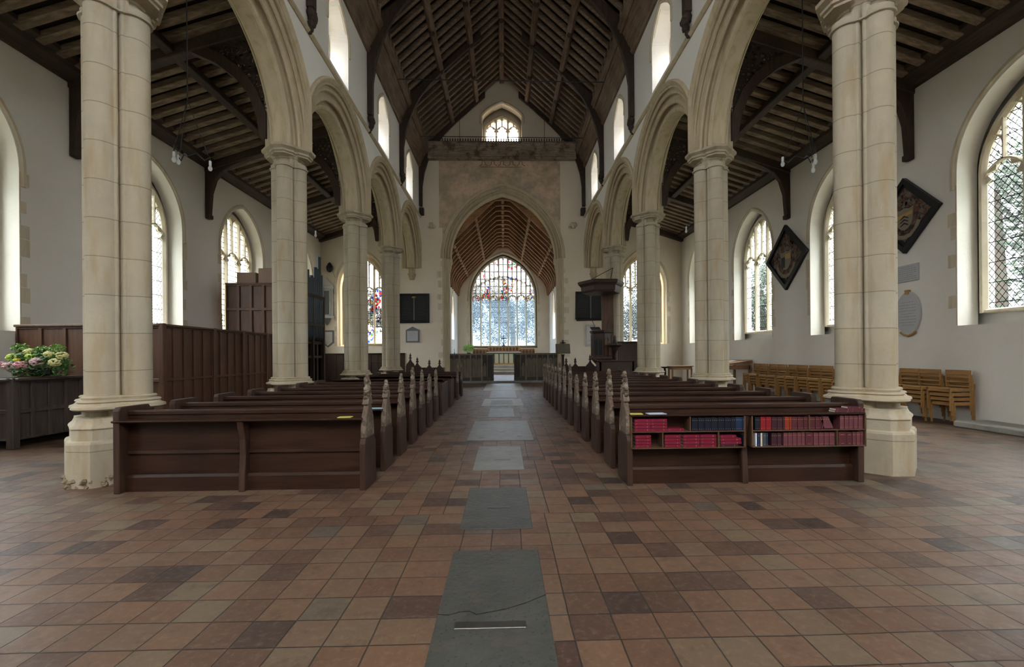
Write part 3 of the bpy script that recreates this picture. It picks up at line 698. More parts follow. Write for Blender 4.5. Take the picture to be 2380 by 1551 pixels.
# ---------------------------------------------------------------- aisle roofs
def az(x): return 7.8 + .32 * (XW - abs(x))
holes = bpy.data.materials.new('pierced_tracery_oak'); holes.use_nodes = True
k = NT.__new__(NT); k.m = holes; k.t = holes.node_tree; k.b = k.t.nodes['Principled BSDF']; k.b.inputs['Roughness'].default_value = .7
k.color((.05, .035, .025)); vd = k.n('TexVoronoi', {'Vector': k.coord(), 'Scale': 9.0}, feature='DISTANCE_TO_EDGE').outputs['Distance']
k.link(k.math('LESS_THAN', vd, .13), k.b.inputs['Alpha']); M['holes'] = holes
aisle_y = [6.1 + .42 * k for k in range(44)]
for s, side, comp in SIDES:
    mb = MB()
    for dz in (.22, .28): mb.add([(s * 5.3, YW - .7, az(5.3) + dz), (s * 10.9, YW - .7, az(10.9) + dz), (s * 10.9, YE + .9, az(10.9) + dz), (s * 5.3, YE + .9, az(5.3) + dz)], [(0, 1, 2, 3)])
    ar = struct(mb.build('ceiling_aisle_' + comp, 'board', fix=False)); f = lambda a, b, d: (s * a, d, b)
    o0 = None
    for y in aisle_y:
        if o0 is None:
            mb = MB().prism([(5.36, az(5.36) + .04), (9.74, az(9.74) + .04), (9.74, az(9.74) + .2), (5.36, az(5.36) + .2)], -.095, .095, f)
            o0 = mb.build('rafter', 'rafter_aisle', ar, bevel=.012, loc=(0, y, 0))
        else: o = o0.copy(); COL.objects.link(o); o.location = (0, y, 0)
    rot = Matrix.Rotation(s * math.atan(.32), 3, 'Y')
    MB().obox((s * 7.5, (4 + YE) / 2, az(7.5) - .05), (.10, (YE - 4) / 2, .11), rot).build('purlin', 'beam_dark', ar, bevel=.02)
    mb = MB().prism([(9.76, 7.72), (9.60, 7.70), (9.55, 7.78), (9.42, 7.86), (9.40, 7.98), (9.30, 8.03), (9.30, 8.12), (9.76, 8.15)], YW, YE, f)
    struct(mb.build('trim_plate_' + comp, 'beam_dark'))
    for i, y in enumerate([PIERS[2], PIERS[3], PIERS[4], PIERS[5], YE - .14]):
        nm = ['nearest pier', 'second pier', 'third pier', 'last pier', 'east wall'][i]
        root = thing('aisle_roof_truss', 'dark oak truss with curved braces across the %s aisle roof at the %s' % (side, nm), 'roof truss', (0, y, 0), 0, 'aisle roof trusses')
        MB().prism([(5.36, az(5.36) - .28), (7.5, az(7.5) - .22), (9.74, az(9.74) - .22), (9.74, az(9.74) + .05), (5.36, az(5.36) + .05)], -.13, .13, f).build('principal_beam', 'beam_dark', root, bevel=.02)
        if i < 4:
            MB().prism([(9.75, 6.14), (9.62, 6.14), (9.56, 6.9), (9.42, 7.35), (9.2, 7.62), (8.9, 7.78), (8.4, 8.0), (7.8, 8.22), (7.8, az(7.8) - .15), (9.75, az(9.75) - .1)], -.085, .085, f).build('wall_brace', 'brace', root, bevel=.015)
            MB().box(*sorted((s * 9.74, s * 9.58)), -.10, .10, 6.06, 6.2).build('brace_foot', 'brace', root, bevel=.02)
            arcx = [(5.52, 6.5), (5.58, 6.95), (5.75, 7.45), (6.05, 7.85), (6.5, 8.2), (7.0, 8.42), (7.5, 8.5)]
            outr = [(x_ + (-.06 if q < 2 else .0) - .12, z_ + .22) for q, (x_, z_) in enumerate(arcx)]; outr[0] = (5.38, 6.5); outr[1] = (5.38, 7.1)
            mb = MB()
            for q in range(len(arcx) - 1): mb.prism([arcx[q], arcx[q + 1], outr[q + 1], outr[q]], -.085, .085, f)
            mb.build('arcade_brace', 'brace', root)
            sp_ = [p_ for p_ in outr[1:]] + [(7.0, az(7.0) - .2), (5.38, az(5.38) - .2)]
            MB().prism(sp_, -.02, .02, f).build('pierced_spandrel', 'holes', root)
# ---------------------------------------------------------------- chancel roof
def cz(x): return 11.05 - .95 * abs(x)
mb = MB()
for s in (-1, 1):
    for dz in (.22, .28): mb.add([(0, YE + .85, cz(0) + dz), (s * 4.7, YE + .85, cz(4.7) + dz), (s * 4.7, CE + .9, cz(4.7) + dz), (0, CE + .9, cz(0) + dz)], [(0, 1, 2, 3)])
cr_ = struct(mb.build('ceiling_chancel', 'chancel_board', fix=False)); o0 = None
for k_ in range(13):
    y = YE + 1.05 + k_ * .95
    if o0 is None:
        mb = MB()
        for s in (-1, 1):
            f = lambda a, b, d: (s * a, d, b)
            mb.prism([(3.72, 6.35), (3.58, 6.35), (3.5, 6.95), (3.28, 7.38), (2.92, 7.8), (2.3, 8.42), (1.62, 9.08), (.85, 9.82), (.42, 10.2), (0, 10.24), (0, cz(0) + .2), (3.72, cz(3.72) + .2)], -.09, .09, f)
        o0 = mb.build('arched_truss', 'chancel_roof', cr_, bevel=.012, loc=(0, y, 0))
    else: o = o0.copy(); COL.objects.link(o); o.location = (0, y, 0)
for x in (-2.9, -1.55, 1.55, 2.9):
    rot = Matrix.Rotation(math.atan(.95) * (1 if x > 0 else -1), 3, 'Y')
    MB().obox((x, (YE + .9 + CE) / 2, cz(x) - .30), (.09, (CE - YE - .9) / 2, .07), rot).build('purlin', 'chancel_roof', cr_, bevel=.015)
MB().box(-.09, .09, YE + .9, CE, 10.3, 10.5).build('ridge_beam', 'chancel_roof', cr_, bevel=.03)
for s in (-1, 1): MB().box(*sorted((s * 3.73, s * 3.55)), YE + .9, CE, 7.2, 7.5).build('wall_plate', 'chancel_roof', cr_, bevel=.02)
# ---------------------------------------------------------------- trees outside
def crown_mesh(seed, n, rad, ls):
    rr = random.Random(seed); mb = MB(); lob = [(rr.gauss(0, .45) * rad, rr.gauss(0, .45) * rad, rr.uniform(-.6, .8) * rad, rr.uniform(.35, .6) * rad) for _ in range(11)]
    for i in range(n):
        lx, ly, lz, lr = rr.choice(lob); d = Vector((rr.gauss(0, 1), rr.gauss(0, 1), rr.gauss(0, 1))).normalized() * lr * rr.uniform(.6, 1.05)
        a = Vector((rr.gauss(0, 1), rr.gauss(0, 1), rr.gauss(0, .6))).normalized(); b = a.orthogonal().normalized() * ls; a = a * ls * 1.5; p = Vector((lx, ly, lz)) + d
        mb.add([p - a, p - b * .7, p + a, p + b * .7], [(0, 1, 2, 3)])
    return mb
def tree(x, y, h, seed, mat_, label):
    root = thing('tree', label, 'tree', (x, y, -.32), 0, 'churchyard trees'); rad = h * .30
    c = crown_mesh(seed, 9500, rad, .10 if y < 40 else .11).build('crown', mat_, root, loc=(0, 0, h * .52), fix=False)
    MB().tube([(0, 0, 0), (.2, .1, h * .3), (0, 0, h * .6)], h * .035, 8, h * .015).build('trunk', 'bark', root)
TP = [(21, 18.8, 14.5, 'right of the nearest right window'), (23, 28.5, 12, 'outside the second right window'), (22, 38, 12, 'outside the third right window'),
      (-25, 41, 8, 'outside the left windows'), (-16, 48, 10, 'left, beyond the left aisle east window'),
      (14, 46, 13, 'beyond the right aisle east window'), (-5.4, 55, 13.5, 'behind the left half of the great east window'), (1.2, 66, 15, 'behind the middle of the great east window'), (6.0, 57, 13, 'behind the right half of the great east window')]
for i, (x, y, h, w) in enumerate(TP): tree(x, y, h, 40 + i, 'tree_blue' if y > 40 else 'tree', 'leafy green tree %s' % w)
# ---------------------------------------------------------------- ledger stones in the floor
def slab(x0, x1, y0, y1, m, label, th=.006, skew=0):
    mb = MB(); mb.prism([(x0, y0), (x1, y0 + skew), (x1, y1), (x0, y1)], -.05, th, lambda a, b, d: (a, b, d))
    o = mb.build('ledger_stone', m, bevel=.004); return tag(o, label, 'ledger stone', 'ledger stones in the aisle')
a = slab(-.395, .25, 1.75, 3.47, 'slab_dark', 'largest dark ledger stone, cracked across, nearest the camera')
crk = [(-.395, 2.62), (-.33, 2.61), (-.27, 2.64), (-.21, 2.645), (-.17, 2.61), (-.10, 2.63), (.0, 2.66), (.12, 2.72), (.25, 2.81)]
mb = MB()
for (xa, ya), (xb, yb) in zip(crk, crk[1:]):
    w = .005; mb.add([(xa, ya - w, .0068), (xb, yb - w * 1.3, .0068), (xb, yb + w, .0068), (xa, ya + w * .6, .0068)], [(0, 1, 2, 3)])
mb.build('crack', plain('crack_dirt', (.02, .016, .012), .9), a, fix=False)
mb = MB().box(-.285, .112, 2.47, 2.535, .0, .0115); o = mb.build('memorial_plate', 'brass_dark', bevel=.003); o['label'] = 'long worn brass inscription plate set in the nearest cracked ledger stone'; o['category'] = 'plate'
a = slab(-.394, .238, 3.9, 5.11, 'slab_dark', 'dark grey ledger stone second from the camera, level with the front pews')
MB().box(-.17, .05, 4.42, 4.46, 0, .009).build('brass_inlay', 'brass_dark', a)
a = slab(-.42, .26, 5.9, 7.43, 'slab_mid', 'pale grey ledger stone third from the camera'); MB().box(-.15, .08, 6.45, 6.50, 0, .008).build('brass_inlay', 'brass_dark', a)
a = slab(-.67, .52, 7.95, 10.3, 'slab_mid', 'widest pale ledger stone with a shield-shaped brass in the middle')
mb = MB().prism([(-.17, 9.25), (.03, 9.25), (.03, 8.95), (-.07, 8.80), (-.17, 8.95)], 0, .008, lambda a_, b, d: (a_, b, d)); mb.build('brass_shield', 'brass_dark', a)
for x, y in ((-.44, 9.85), (-.42, 8.25), (.28, 8.35)): MB().box(x - .05, x + .05, y - .05, y + .05, 0, .008).build('brass_stud', 'brass_dark', a)
slab(-.40, .25, 10.94, 12.7, 'slab_mid', 'small pale ledger stone just beyond the widest one')
a = slab(-.68, .58, 13.35, 15.6, 'slab_light', 'pale ledger stone with a dark inset rectangle'); MB().box(-.42, .26, 13.85, 15.0, 0, .009).build('dark_inset', 'slab_dark', a)
slab(-.53, .46, 15.8, 19.15, 'slab_mid', 'long pale ledger stone beyond the one with a dark inset')
slab(-.9, .85, 19.25, 23.9, 'slab_light', 'broad pale paving slab right before the chancel screen')
for x, y, w, h, lb in ((-6.3, 3.3, .9, .5, 'left of the front left pew'), (6.4, 3.0, 1.0, .55, 'on the right, near the right aisle')):
    o = MB().box(x, x + w, y, y + h, -.05, .005).build('paving_slab', 'slab_dark', bevel=.004); tag(o, 'worn dark stone slab in the tiled floor, %s' % lb, 'paving slab')
# ---------------------------------------------------------------- pews
def profile(mb, pts, x0, x1): mb.prism(pts, x0, x1, lambda a, b, d: (d, a, b)); return mb
def poppy(kind, seed):
    rr = random.Random(seed); mb = MB(); z = .97
    H = [1.29, 1.17, 1.22, 1.10][kind]
    profile(mb, [(.12, .95), (.29, .95), (.265, 1.0), (.25, 1.03), (.16, 1.03), (.145, 1.0)], -.035, .035)
    z = 1.03
    while z < H - .02:
        t = (z - 1.02) / (H - 1.02); w = .05 * (1 - t) + .015 + (.018 if int(t * 4.9) % 2 else 0)
        for q in (-1, 0, 1): mb.ball((rr.uniform(-.008, .008), .205 + q * w * .8, z + rr.uniform(-.006, .006)), rr.uniform(.022, .032) * (1.15 - .35 * t), 10, 1.1, .28, rr)
        z += .030
    mb.ball((0, .205, H - .015), .026, 10, 1.3, .1, rr); return mb
def make_pew(s, kind, front=False):
    """s=-1: block left of the aisle (aisle end at high x); origin at the aisle end, x runs to the wall end"""
    L = 2.76; root = thing('pew', 'x', 'pew', (0, 0, 0), 0, 'oak pews'); d = s      # board extends from x=0 to x=d*L
    X = lambda a, b: sorted((d * a, d * b))
    lower = [(0, 0), (.42, 0), (.42, .50), (.385, .53), (.365, .58), (.035, .58), (0, .52)]
    profile(MB(), lower, *X(0, .065)).build('bench_end', 'pew_v', root, bevel=.006)
    up = [(.03, .575), (.37, .575), (.36, .70), (.345, .80), (.30, .87), (.265, .93), (.25, .97), (.16, .97), (.145, .93), (.10, .87), (.05, .80), (.035, .70)]
    u = profile(MB(), up, *X(.003, .062)); e = u.build('carved_bench_end', 'carved', root, bevel=.01); e['label'] = 'bleached carved upper bench end'
    mbs = poppy(kind, 60 + kind + (10 if s > 0 else 0)); mbs.v = [(x + d * .033, y, z) for x, y, z in mbs.v]; mbs.build('poppyhead', 'carved', root, smooth=50)
    we = [(0, 0), (.45, 0), (.45, .93), (.43, .955), (.03, .955), (0, .92)]
    profile(MB(), we, *X(L - .07, L)).build('wall_end', 'pew_v', root, bevel=.008)
    MB().box(*X(.05, L - .05), .14, .17, .05, .86).build('back_board', 'pew', root)
    profile(MB(), [(.12, .86), (.19, .86), (.195, .895), (.18, .91), (.13, .91), (.12, .90)], *X(.06, L - .06)).build('top_rail', 'pew', root, bevel=.004)
    profile(MB(), [(-.015, .785), (.15, .785), (.15, .81), (-.02, .81), (-.03, .80)], *X(.04, L - .0)).build('book_ledge', 'pew', root, bevel=.004)
    MB().box(*X(.06, L - .06), .16, .50, .425, .455).build('seat', 'pew', root, bevel=.004)
    if not front: MB().box(*X(.06, L - .06), .13, .15, .05, .30).build('lower_rail', 'pew', root)
    return root
def drop_front(root, s):
    L = 2.76; d = s; X = lambda a, b: sorted((d * a, d * b))
    profile(MB(), [(.085, .0), (.14, .0), (.14, .19), (.10, .19), (.085, .16)], *X(.06, L - .07)).build('skirting', 'pew', root)
    profile(MB(), [(.11, .42), (.14, .41), (.14, .46), (.115, .455)], *X(.06, L - .07)).build('moulding', 'pew', root)
    mid = L * .5; profile(MB(), [(.02, 0), (.14, 0), (.14, .79), (-.01, .79), (.01, .70), (.045, .58), (.05, .40), (.035, .25)], *X(mid - .035, mid + .035)).build('bracket', 'pew_v', root, bevel=.008)
LY = [5.09, 5.93, 6.82, 7.70, 8.59, 9.47, 10.37]; RY = [5.11, 5.90, 6.82, 7.73, 8.65, 9.53, 10.44, 11.33, 12.26, 13.13, 14.0, 14.88, 15.75]
KL, KR = [0, 1, 2, 0, 2, 3, 1, 0, 2], [0, 0, 2, 1, 3, 0, 2, 0, 1, 2, 0, 2, 1]
def all_kids(root):
    KIDS[root.name] = [o for o in COL.objects if o.parent == root]
    for o in KIDS[root.name]: all_kids(o)
for s, side, ys_, kk, x0 in ((-1, 'left', LY + [15.3, 16.7], KL, -1.556), (1, 'right', RY, KR, 1.395)):
    pro = {}
    for i, y in enumerate(ys_):
        if i == 0: o = make_pew(s, kk[0], True); drop_front(o, s)
        elif kk[i] not in pro: o = make_pew(s, kk[i]); all_kids(o); pro[kk[i]] = o
        else: o = copy_tree(pro[kk[i]])
        if i == 0: lb = 'front %s oak pew, nearest the camera%s' % (side, ', with shelves of books in its back' if s > 0 else ', with a plain boarded back')
        elif i >= 7 and s < 0: lb = 'oak pew left of the aisle, %s behind the reading desks' % ['first', 'second'][i - 7]
        else: lb = 'dark oak pew right of the aisle, %s row from the camera' % ORD[i] if s > 0 else 'dark oak pew left of the aisle, %s row from the camera' % ORD[i]
        place(o, (x0, y, 0), 0, lb); 
        if s > 0 and i == 0: FR = o
# bookcase in the back of the front right pew (x measured from world, y front 5.10)
def bx(px): return 1.475 + (px - 1474) / 199.3
cse = bpy.data.objects.new('bookcase', None); COL.objects.link(cse); cse.parent = FR
def shelfpart(name, x0, x1, z0, z1, y0=-.02, y1=.14): return MB().box(x0 - 1.395, x1 - 1.395, y0, y1, z0, z1).build(name, 'shelf', cse, bevel=.002)
XL0, XL1, XR0, XR1 = bx(1466), bx(1729), bx(1743), bx(2010)
for x0, x1 in ((XL0, XL1), (XR0, XR1)):
    shelfpart('shelf_board', x0, x1, .420, .434); shelfpart('shelf_board', x0, x1, .606, .618); shelfpart('side_board', x0, x0 + .016, .42, .785); shelfpart('side_board', x1 - .016, x1, .42, .785)
for px, lo in ((1602, 0), (1539, 1), (1667, 1), (1877, 0), (1942, 1)): shelfpart('divider', bx(px) - .007, bx(px) + .007, .434 if lo else .618, .606 if lo else .785)
def book_mesh(w, h, d, m):
    """upright book: w thick (x), d deep (y), h tall; spine faces -y"""
    mb = MB(); t = .0022
    mb.cur = 0; mb.box(0, t, 0, d, 0, h); mb.box(w - t, w, 0, d, 0, h); mb.box(0, w, -.002, t, 0, h)
    mb.cur = 1; mb.box(t, w - t, t, d - .004, .003, h - .003)
    mb.cur = 2; mb.box(w * .25, w * .75, -.0026, -.0018, h * .78, h * .81); mb.box(w * .3, w * .7, -.0026, -.0018, h * .12, h * .14)
    return mb
BK = {}
def book(x, y, z, w, h, m, label, group, d=.11, lie=0, tilt=0.0):
    k_ = (round(w, 4), round(h, 3), m, d)
    if k_ not in BK:
        o = book_mesh(w, h, d, m).build('book', [m, 'pages', 'gold'], fix=False); BK[k_] = o
    else: o = BK[k_].copy(); COL.objects.link(o)
    o.location = (x, y, z); o.rotation_euler = (0, 0, 0)
    if lie: o.rotation_euler = (0, PI / 2, 0); o.location = (x, y, z + w)
    elif tilt: o.rotation_euler = (0, tilt, 0)
    return tag(o, label, 'book', group)
rb = random.Random(11); YB = 5.103
def stack(px0, px1, zb, n, label, group, t=.036, jit=.004):
    L = bx(px1) - bx(px0)
    for i in range(n):
        book(bx(px0) + rb.uniform(0, jit), YB, zb + .0005 + i * t, t - .0012, L - .004, 'red_book', '%s, %s from the bottom' % (label, ORD[i]), group)
        o = COL.objects[-1]
    return
def lay(px0, px1, zb, i, label, group, t=.036):
    L = bx(px1) - bx(px0); w = t - .0035; book(bx(px0), YB, zb + .0005 + i * t, w, L - .003, 'red_book', label, group, lie=1)
UP, LO = .6185, .4345
G1 = 'crimson books lying on the shelves'
for c_, (p0, p1) in enumerate(((1475, 1512.5), (1512.5, 1550))):
    for i in range(4): lay(p0, p1, UP, i, 'crimson book lying at the upper left, %s stack, %s from the bottom' % (['left', 'right'][c_], ORD[i]), G1)
lay(1551, 1588, UP, 0, 'single crimson book lying right of the upper left stacks', G1)
for p0, p1, nm in ((1476, 1513, 'leftmost stack on the lower shelf'), (1543, 1581, 'second stack on the lower shelf'), (1586, 1624, 'third stack on the lower shelf'), (1625, 1663, 'fourth stack on the lower shelf')):
    for i in range(4): lay(p0 + rb.uniform(0, 1), p1, LO, i, 'crimson book in the %s, %s from the bottom' % (nm, ORD[i]), G1)
for i in range(3): lay([1673, 1672, 1671][i], [1721, 1720, 1709][i], LO + .028, i, 'crimson book in the rightmost lying stack, %s from the bottom' % ORD[i], G1)
o = book(bx(1674), YB, LO + .0005, .026, bx(1712) - bx(1674), 'dark_book', 'dark book under the rightmost crimson stack', G1, lie=1)
def row(px0, px1, n, m, zb, h, label, group, d=.11):
    w = (bx(px1) - bx(px0)) / n
    for i in range(n):
        book(bx(px0) + i * w, YB + .003 * (i % 3), zb + .0005, w - .0012, h - .002 * ((i * 7) % 3), m, label, group, d)
row(1606, 1708, 20, 'navy_book', UP, .152, 'dark navy hymn book in the long upper row left of the bracket', 'navy books on the upper shelf')
row(1708, 1728, 4, 'blue_book', UP, .154, 'blue book at the right end of the upper navy row', 'blue books on the upper shelf')
row(1724, 1728, 1, 'navy_book', LO, .13, 'thin dark book standing at the right end of the lower left shelf', 'lone dark book')
row(1752, 1764.5, 3, 'navy_book', UP, .150, 'navy book at the left end of the upper right shelf', 'three navy books')
row(1765, 1791, 6, 'scarlet_book', UP, .153, 'bright scarlet book on the upper right shelf', 'scarlet books')
row(1791.5, 1821, 7, 'dark_book', UP, .150, 'dark plum book between the scarlet and orange ones', 'dark plum books')
row(1821.5, 1837, 4, 'orange_book', UP, .151, 'orange-red book on the upper right shelf', 'orange-red books')
row(1837.5, 1875, 8, 'maroon_book', UP, .150, 'maroon book standing left of the upper divider', 'maroon books left of the upper divider')
row(1879, 1911, 7, 'maroon_book', UP, .148, 'maroon book standing just right of the upper divider', 'maroon books right of the upper divider')
for i in range(4): book(bx(1914) + i * .028, YB + .002 * i, UP + .007, .024, .142, 'rose_book', 'faded maroon book leaning over to the left, %s of four' % ORD[i], 'leaning books', tilt=-.42)
row(1950, 2004, 15, 'rose_book', UP, .155, 'thin faded maroon book packed at the right end of the upper shelf', 'faded maroon books on the upper shelf')
row(1753, 1756, 1, 'white', LO, .150, 'thin white book at the left end of the lower right shelf', 'odd books'); row(1757, 1764, 1, 'blue_book', LO, .148, 'dark blue book beside the thin white one', 'odd books')
row(1765, 1769, 1, 'pages', LO, .150, 'thin buff book between the two blue ones', 'odd books'); row(1770, 1777.5, 1, 'grey_book', LO, .152, 'slate grey book on the lower right shelf', 'odd books')
row(1778, 1782, 1, 'blue_book', LO, .153, 'brighter blue book beside the slate grey one', 'odd books')
row(1790, 1813, 5, 'dark_book', LO, .148, 'dark maroon book left of the long lower row', 'dark maroon books on the lower shelf')
row(1818, 1868, 14, 'rose_book', LO, .153, 'thin faded maroon book in the long lower row', 'faded maroon books on the lower shelf')
row(1869, 1887, 1, 'maroon_book', LO, .150, 'maroon book turned with its broad cover outwards, lower shelf', 'cover-out books')
row(1888, 1938, 12, 'rose_book', LO, .150, 'faded maroon book left of the lower divider', 'faded maroon books by the lower divider')
row(1946, 1965, 1, 'maroon_book', LO, .151, 'maroon book with broad cover outwards right of the lower divider', 'cover-out books')
row(1965.5, 1978, 1, 'maroon_book', LO, .148, 'narrower maroon book beside the broad one right of the divider', 'cover-out books')
row(1979, 2004, 8, 'rose_book', LO, .150, 'faded maroon book at the right end of the lower shelf', 'faded maroon books at the lower right end')
ZL = .811
for i, (px, w, rz_, m) in enumerate(((1938, .185, .05, 'maroon_book'), (1940, .18, -.02, 'maroon_book'), (1974, .17, -.06, 'maroon_book'), (1975, .165, .03, 'maroon_book'), (1968, .17, -.03, 'maroon_book'))):
    o = book_mesh(.022, w, .11, m).build('book', [m, 'pages', 'gold'], fix=False); lvl = [0, 1, 0, 1, 2][i]
    o.rotation_euler = (0, PI / 2, 0); o.location = (bx(px), YB - .005, ZL + .022 * (lvl + 1) + .001)
    tag(o, 'maroon book lying on the right pew ledge, %s of the %s stack' % (['bottom', 'top', 'bottom', 'middle', 'top'][i], ['left', 'left', 'right', 'right', 'right'][i]), 'book', 'books on the pew ledge')
def sheet(x, y, z, w, d, m, rz_, name, label, cat='leaflet', th=.008):
    o = MB().box(-w / 2, w / 2, -d / 2, d / 2, 0, th).build(name, m, bevel=.002); o.location = (x, y, z); o.rotation_euler = (0, 0, rz_); tag(o, label, cat)
sheet(bx(1481), 5.155, ZL, .15, .10, 'yellow', -.06, 'yellow_booklet', 'yellow booklet on the ledge of the front right pew')
sheet(bx(1528), 5.16, ZL, .21, .12, 'paper_blue', .1, 'printed_leaflet', 'bluish white leaflet on the ledge of the front right pew')
sheet(-1.80, 5.16, ZL, .15, .10, 'yellow', .03, 'yellow_booklet', 'yellow booklet on the ledge of the front left pew')
sheet(-1.72, 6.0, ZL, .26, .11, 'cyan', 0, 'blue_booklet', 'pale blue booklet on the ledge of the second left pew')
# ---------------------------------------------------------------- panelling
def panelling(root, axis, p, s, u0, u1, zs, n, mat_, back=.03, st=.045, fd=.03, caprail=.05, capw=.06):
    """framed panelling on plane p; s = direction of its face; zs = rail heights from bottom to top"""
    f = (lambda u, z, d: (p + s * d, u, z)) if axis == 'X' else (lambda u, z, d: (u, p + s * d, z))
    def bx_(mb, a0, a1, z0, z1, d0, d1): mb.prism([(a0, z0), (a1, z0), (a1, z1), (a0, z1)], d0, d1, f)
    mb = MB(); bx_(mb, u0, u1, zs[0], zs[-1], -back, 0); mb.build('panel_board', mat_, root)
    mb = MB(); w = (u1 - u0) / n
    for i in range(n + 1): u = u0 + w * i; bx_(mb, max(u0, u - st / 2), min(u1, u + st / 2), zs[0], zs[-1], -.005, fd)
    for i, z in enumerate(zs): bx_(mb, u0, u1, max(zs[0], z - st / 2), min(zs[-1], z + st / 2), -.005, fd * 1.01)
    mb.build('frame', mat_, root, bevel=.006)
    if caprail: mb = MB(); bx_(mb, u0 - .01, u1 + .01, zs[-1], zs[-1] + caprail, -capw, capw * 1.1); mb.build('capping_rail', mat_, root, bevel=.012)
    return root
# panelled enclosure (vestry / organ loft base) on the left
root = thing('panelled_enclosure', 'tall brown oak panelled enclosure behind the left pier, joining the left wall', 'panelling', (-6.9, 9.3, 0))
root2 = root
def off(o, l):
    for c in [c for c in COL.objects if c.parent == o]: c.location = (-l[0], -l[1], -l[2])
panelling(root, 'Y', 9.3, -1, -9.74, -6.9, [0, 1.05, 2.14], 6, 'panel', st=.07)
panelling(root, 'X', -6.9, 1, 9.3, 14.9, [0, 1.05, 2.14], 18, 'panel', st=.055)
for y in (9.3, 10.9, 12.1, 13.3, 14.6): MB().box(-6.93, -6.83, y - .06, y + .05, 0, 2.2).build('post', 'panel', root, bevel=.012)
off(root, (-6.9, 9.3, 0))
root = thing('box_pew', 'low dark dusty panelled box pew carrying the flowers, at the left edge', 'box pew', (-8.17, 7.73, 0))
panelling(root, 'X', -8.17, 1, 7.73, 9.22, [.14, .62, 1.13], 5, 'chest', st=.07, capw=.09)
panelling(root, 'Y', 7.73, -1, -9.7, -8.17, [.14, .62, 1.13], 4, 'chest', st=.07, capw=.09)
MB().box(-8.24, -8.12, 7.68, 7.80, 0, 1.18).build('corner_post', 'chest', root, bevel=.01)
MB().box(-9.7, -8.25, 7.8, 9.2, 1.10, 1.14).build('top_board', 'chest', root)
for x, y in ((-8.22, 9.15), (-9.6, 7.78)): MB().box(x - .05, x + .05, y - .05, y + .05, 0, .15).build('foot', 'chest', root)
off(root, (-8.17, 7.73, 0))
# flower arrangement
fr = random.Random(21)
def leafy(mb, c, n, rad, ls, rr, up=.3):
    for _ in range(n):
        d = Vector((rr.gauss(0, 1), rr.gauss(0, 1), rr.gauss(up, .8))).normalized() * rad * rr.uniform(.5, 1)
        p = Vector(c) + Vector((d.x, d.y, d.z * .8)); a = (d.normalized() * .5 + Vector((rr.uniform(-1, 1), rr.uniform(-1, 1), rr.uniform(-.6, .8)))).normalized() * ls * rr.uniform(.6, 1.2); b = a.orthogonal().normalized() * ls * .45
        q = p + a * .5 + Vector((0, 0, .15 * ls)); mb.add([p - a, q - b - a * .5, p + a, q + b - a * .5], [(0, 1, 2, 3)])
root = thing('flower_arrangement', 'pink and yellow hydrangea arrangement on top of the dark box pew', 'flowers', (-8.31, 8.33, 1.195))
mb = MB(); leafy(mb, (0, 0, .14), 1300, .44, .034, fr, .2); mb.v = [(x * 1.15, y * .8, max(z, .0)) for x, y, z in mb.v]; o = mb.build('foliage', 'leaf', root, fix=False)
mb = MB()
for cx_, cz_ in ((-.35, .50), (.02, .45), (.30, .48)): leafy(mb, (cx_, 0, cz_), 150, .12, .024, fr)
mb.build('tall_foliage', 'leaf_light', root, fix=False)
MB().lathe([(.13, 0), (.17, .04), (.16, .12), (.18, .14)], n=14).build('bowl', 'black', root, smooth=40)
pk, pk2, yl, lm = plain('pink_petals', (.75, .38, .40), .6), plain('lilac_pink_petals', (.68, .48, .50), .6), plain('cream_yellow_petals', (.72, .72, .34), .6), plain('lime_petals', (.48, .66, .12), .6)
yw = plain('yellow_petals', (.8, .62, .03), .6)
for x, y, z, r, m_ in ((-.50, -.18, .20, .085, pk), (-.30, -.24, .18, .10, pk2), (-.05, -.28, .20, .115, pk), (.17, -.24, .25, .105, pk2), (.40, -.16, .24, .10, yl), (.42, -.05, .36, .10, yl), (.25, -.10, .38, .09, yl), (-.36, -.12, .33, .10, lm), (-.05, -.12, .33, .095, lm), (-.14, -.05, .42, .10, yl), (-.17, -.24, .28, .055, yw)):
    mb = MB()
    for _ in range(60):
        d = Vector((fr.gauss(0, 1), fr.gauss(-.4, 1), fr.gauss(.3, 1))).normalized(); mb.ball((x + d.x * r * .75, y + d.y * r * .75, z + d.z * r * .6), r * .2, 8, .8, .2, fr)
    mb.build('bloom', m_, root, smooth=60)
# ---------------------------------------------------------------- organ
root = thing('organ_case', 'tall dark panelled organ case with pipes behind the second left pier', 'organ', (-7.0, 15.3, 0))
panelling(root, 'Y', 15.25, -1, -9.2, -6.75, [0, 1.9, 3.1, 3.92], 6, 'panel', st=.09, fd=.05, back=.05)
MB().box(-9.2, -6.9, 15.3, 17.3, 0, 3.9).build('case_body', 'panel_dark', root)
panelling(root, 'X', -6.9, 1, 15.3, 17.3, [0, 1.5, 2.0], 4, 'panel_dark', st=.09, fd=.06)
for y in (15.35, 16.3, 17.25): MB().box(-6.92, -6.76, y - .05, y + .05, 0, 3.75).build('post', 'panel_dark', root, bevel=.01)
for z in (2.6, 3.62): MB().box(-6.9, -6.76, 15.3, 17.3, z, z + .12).build('rail', 'panel_dark', root, bevel=.01)
for k_, (y, h) in enumerate(((16.45, 4.35), (16.62, 4.75), (16.79, 4.72), (16.97, 5.2), (17.13, 4.55), (16.28, 4.4), (16.12, 4.3), (15.95, 4.55), (15.78, 4.35), (15.6, 4.2))):
    MB().lathe([(.02, 2.08), (.065, 2.25), (.065, h), (.062, h)], (-6.83 + .0, y, 0), 12).build('organ_pipe', 'lead', root, smooth=40)
off(root, (-7.0, 15.3, 0))
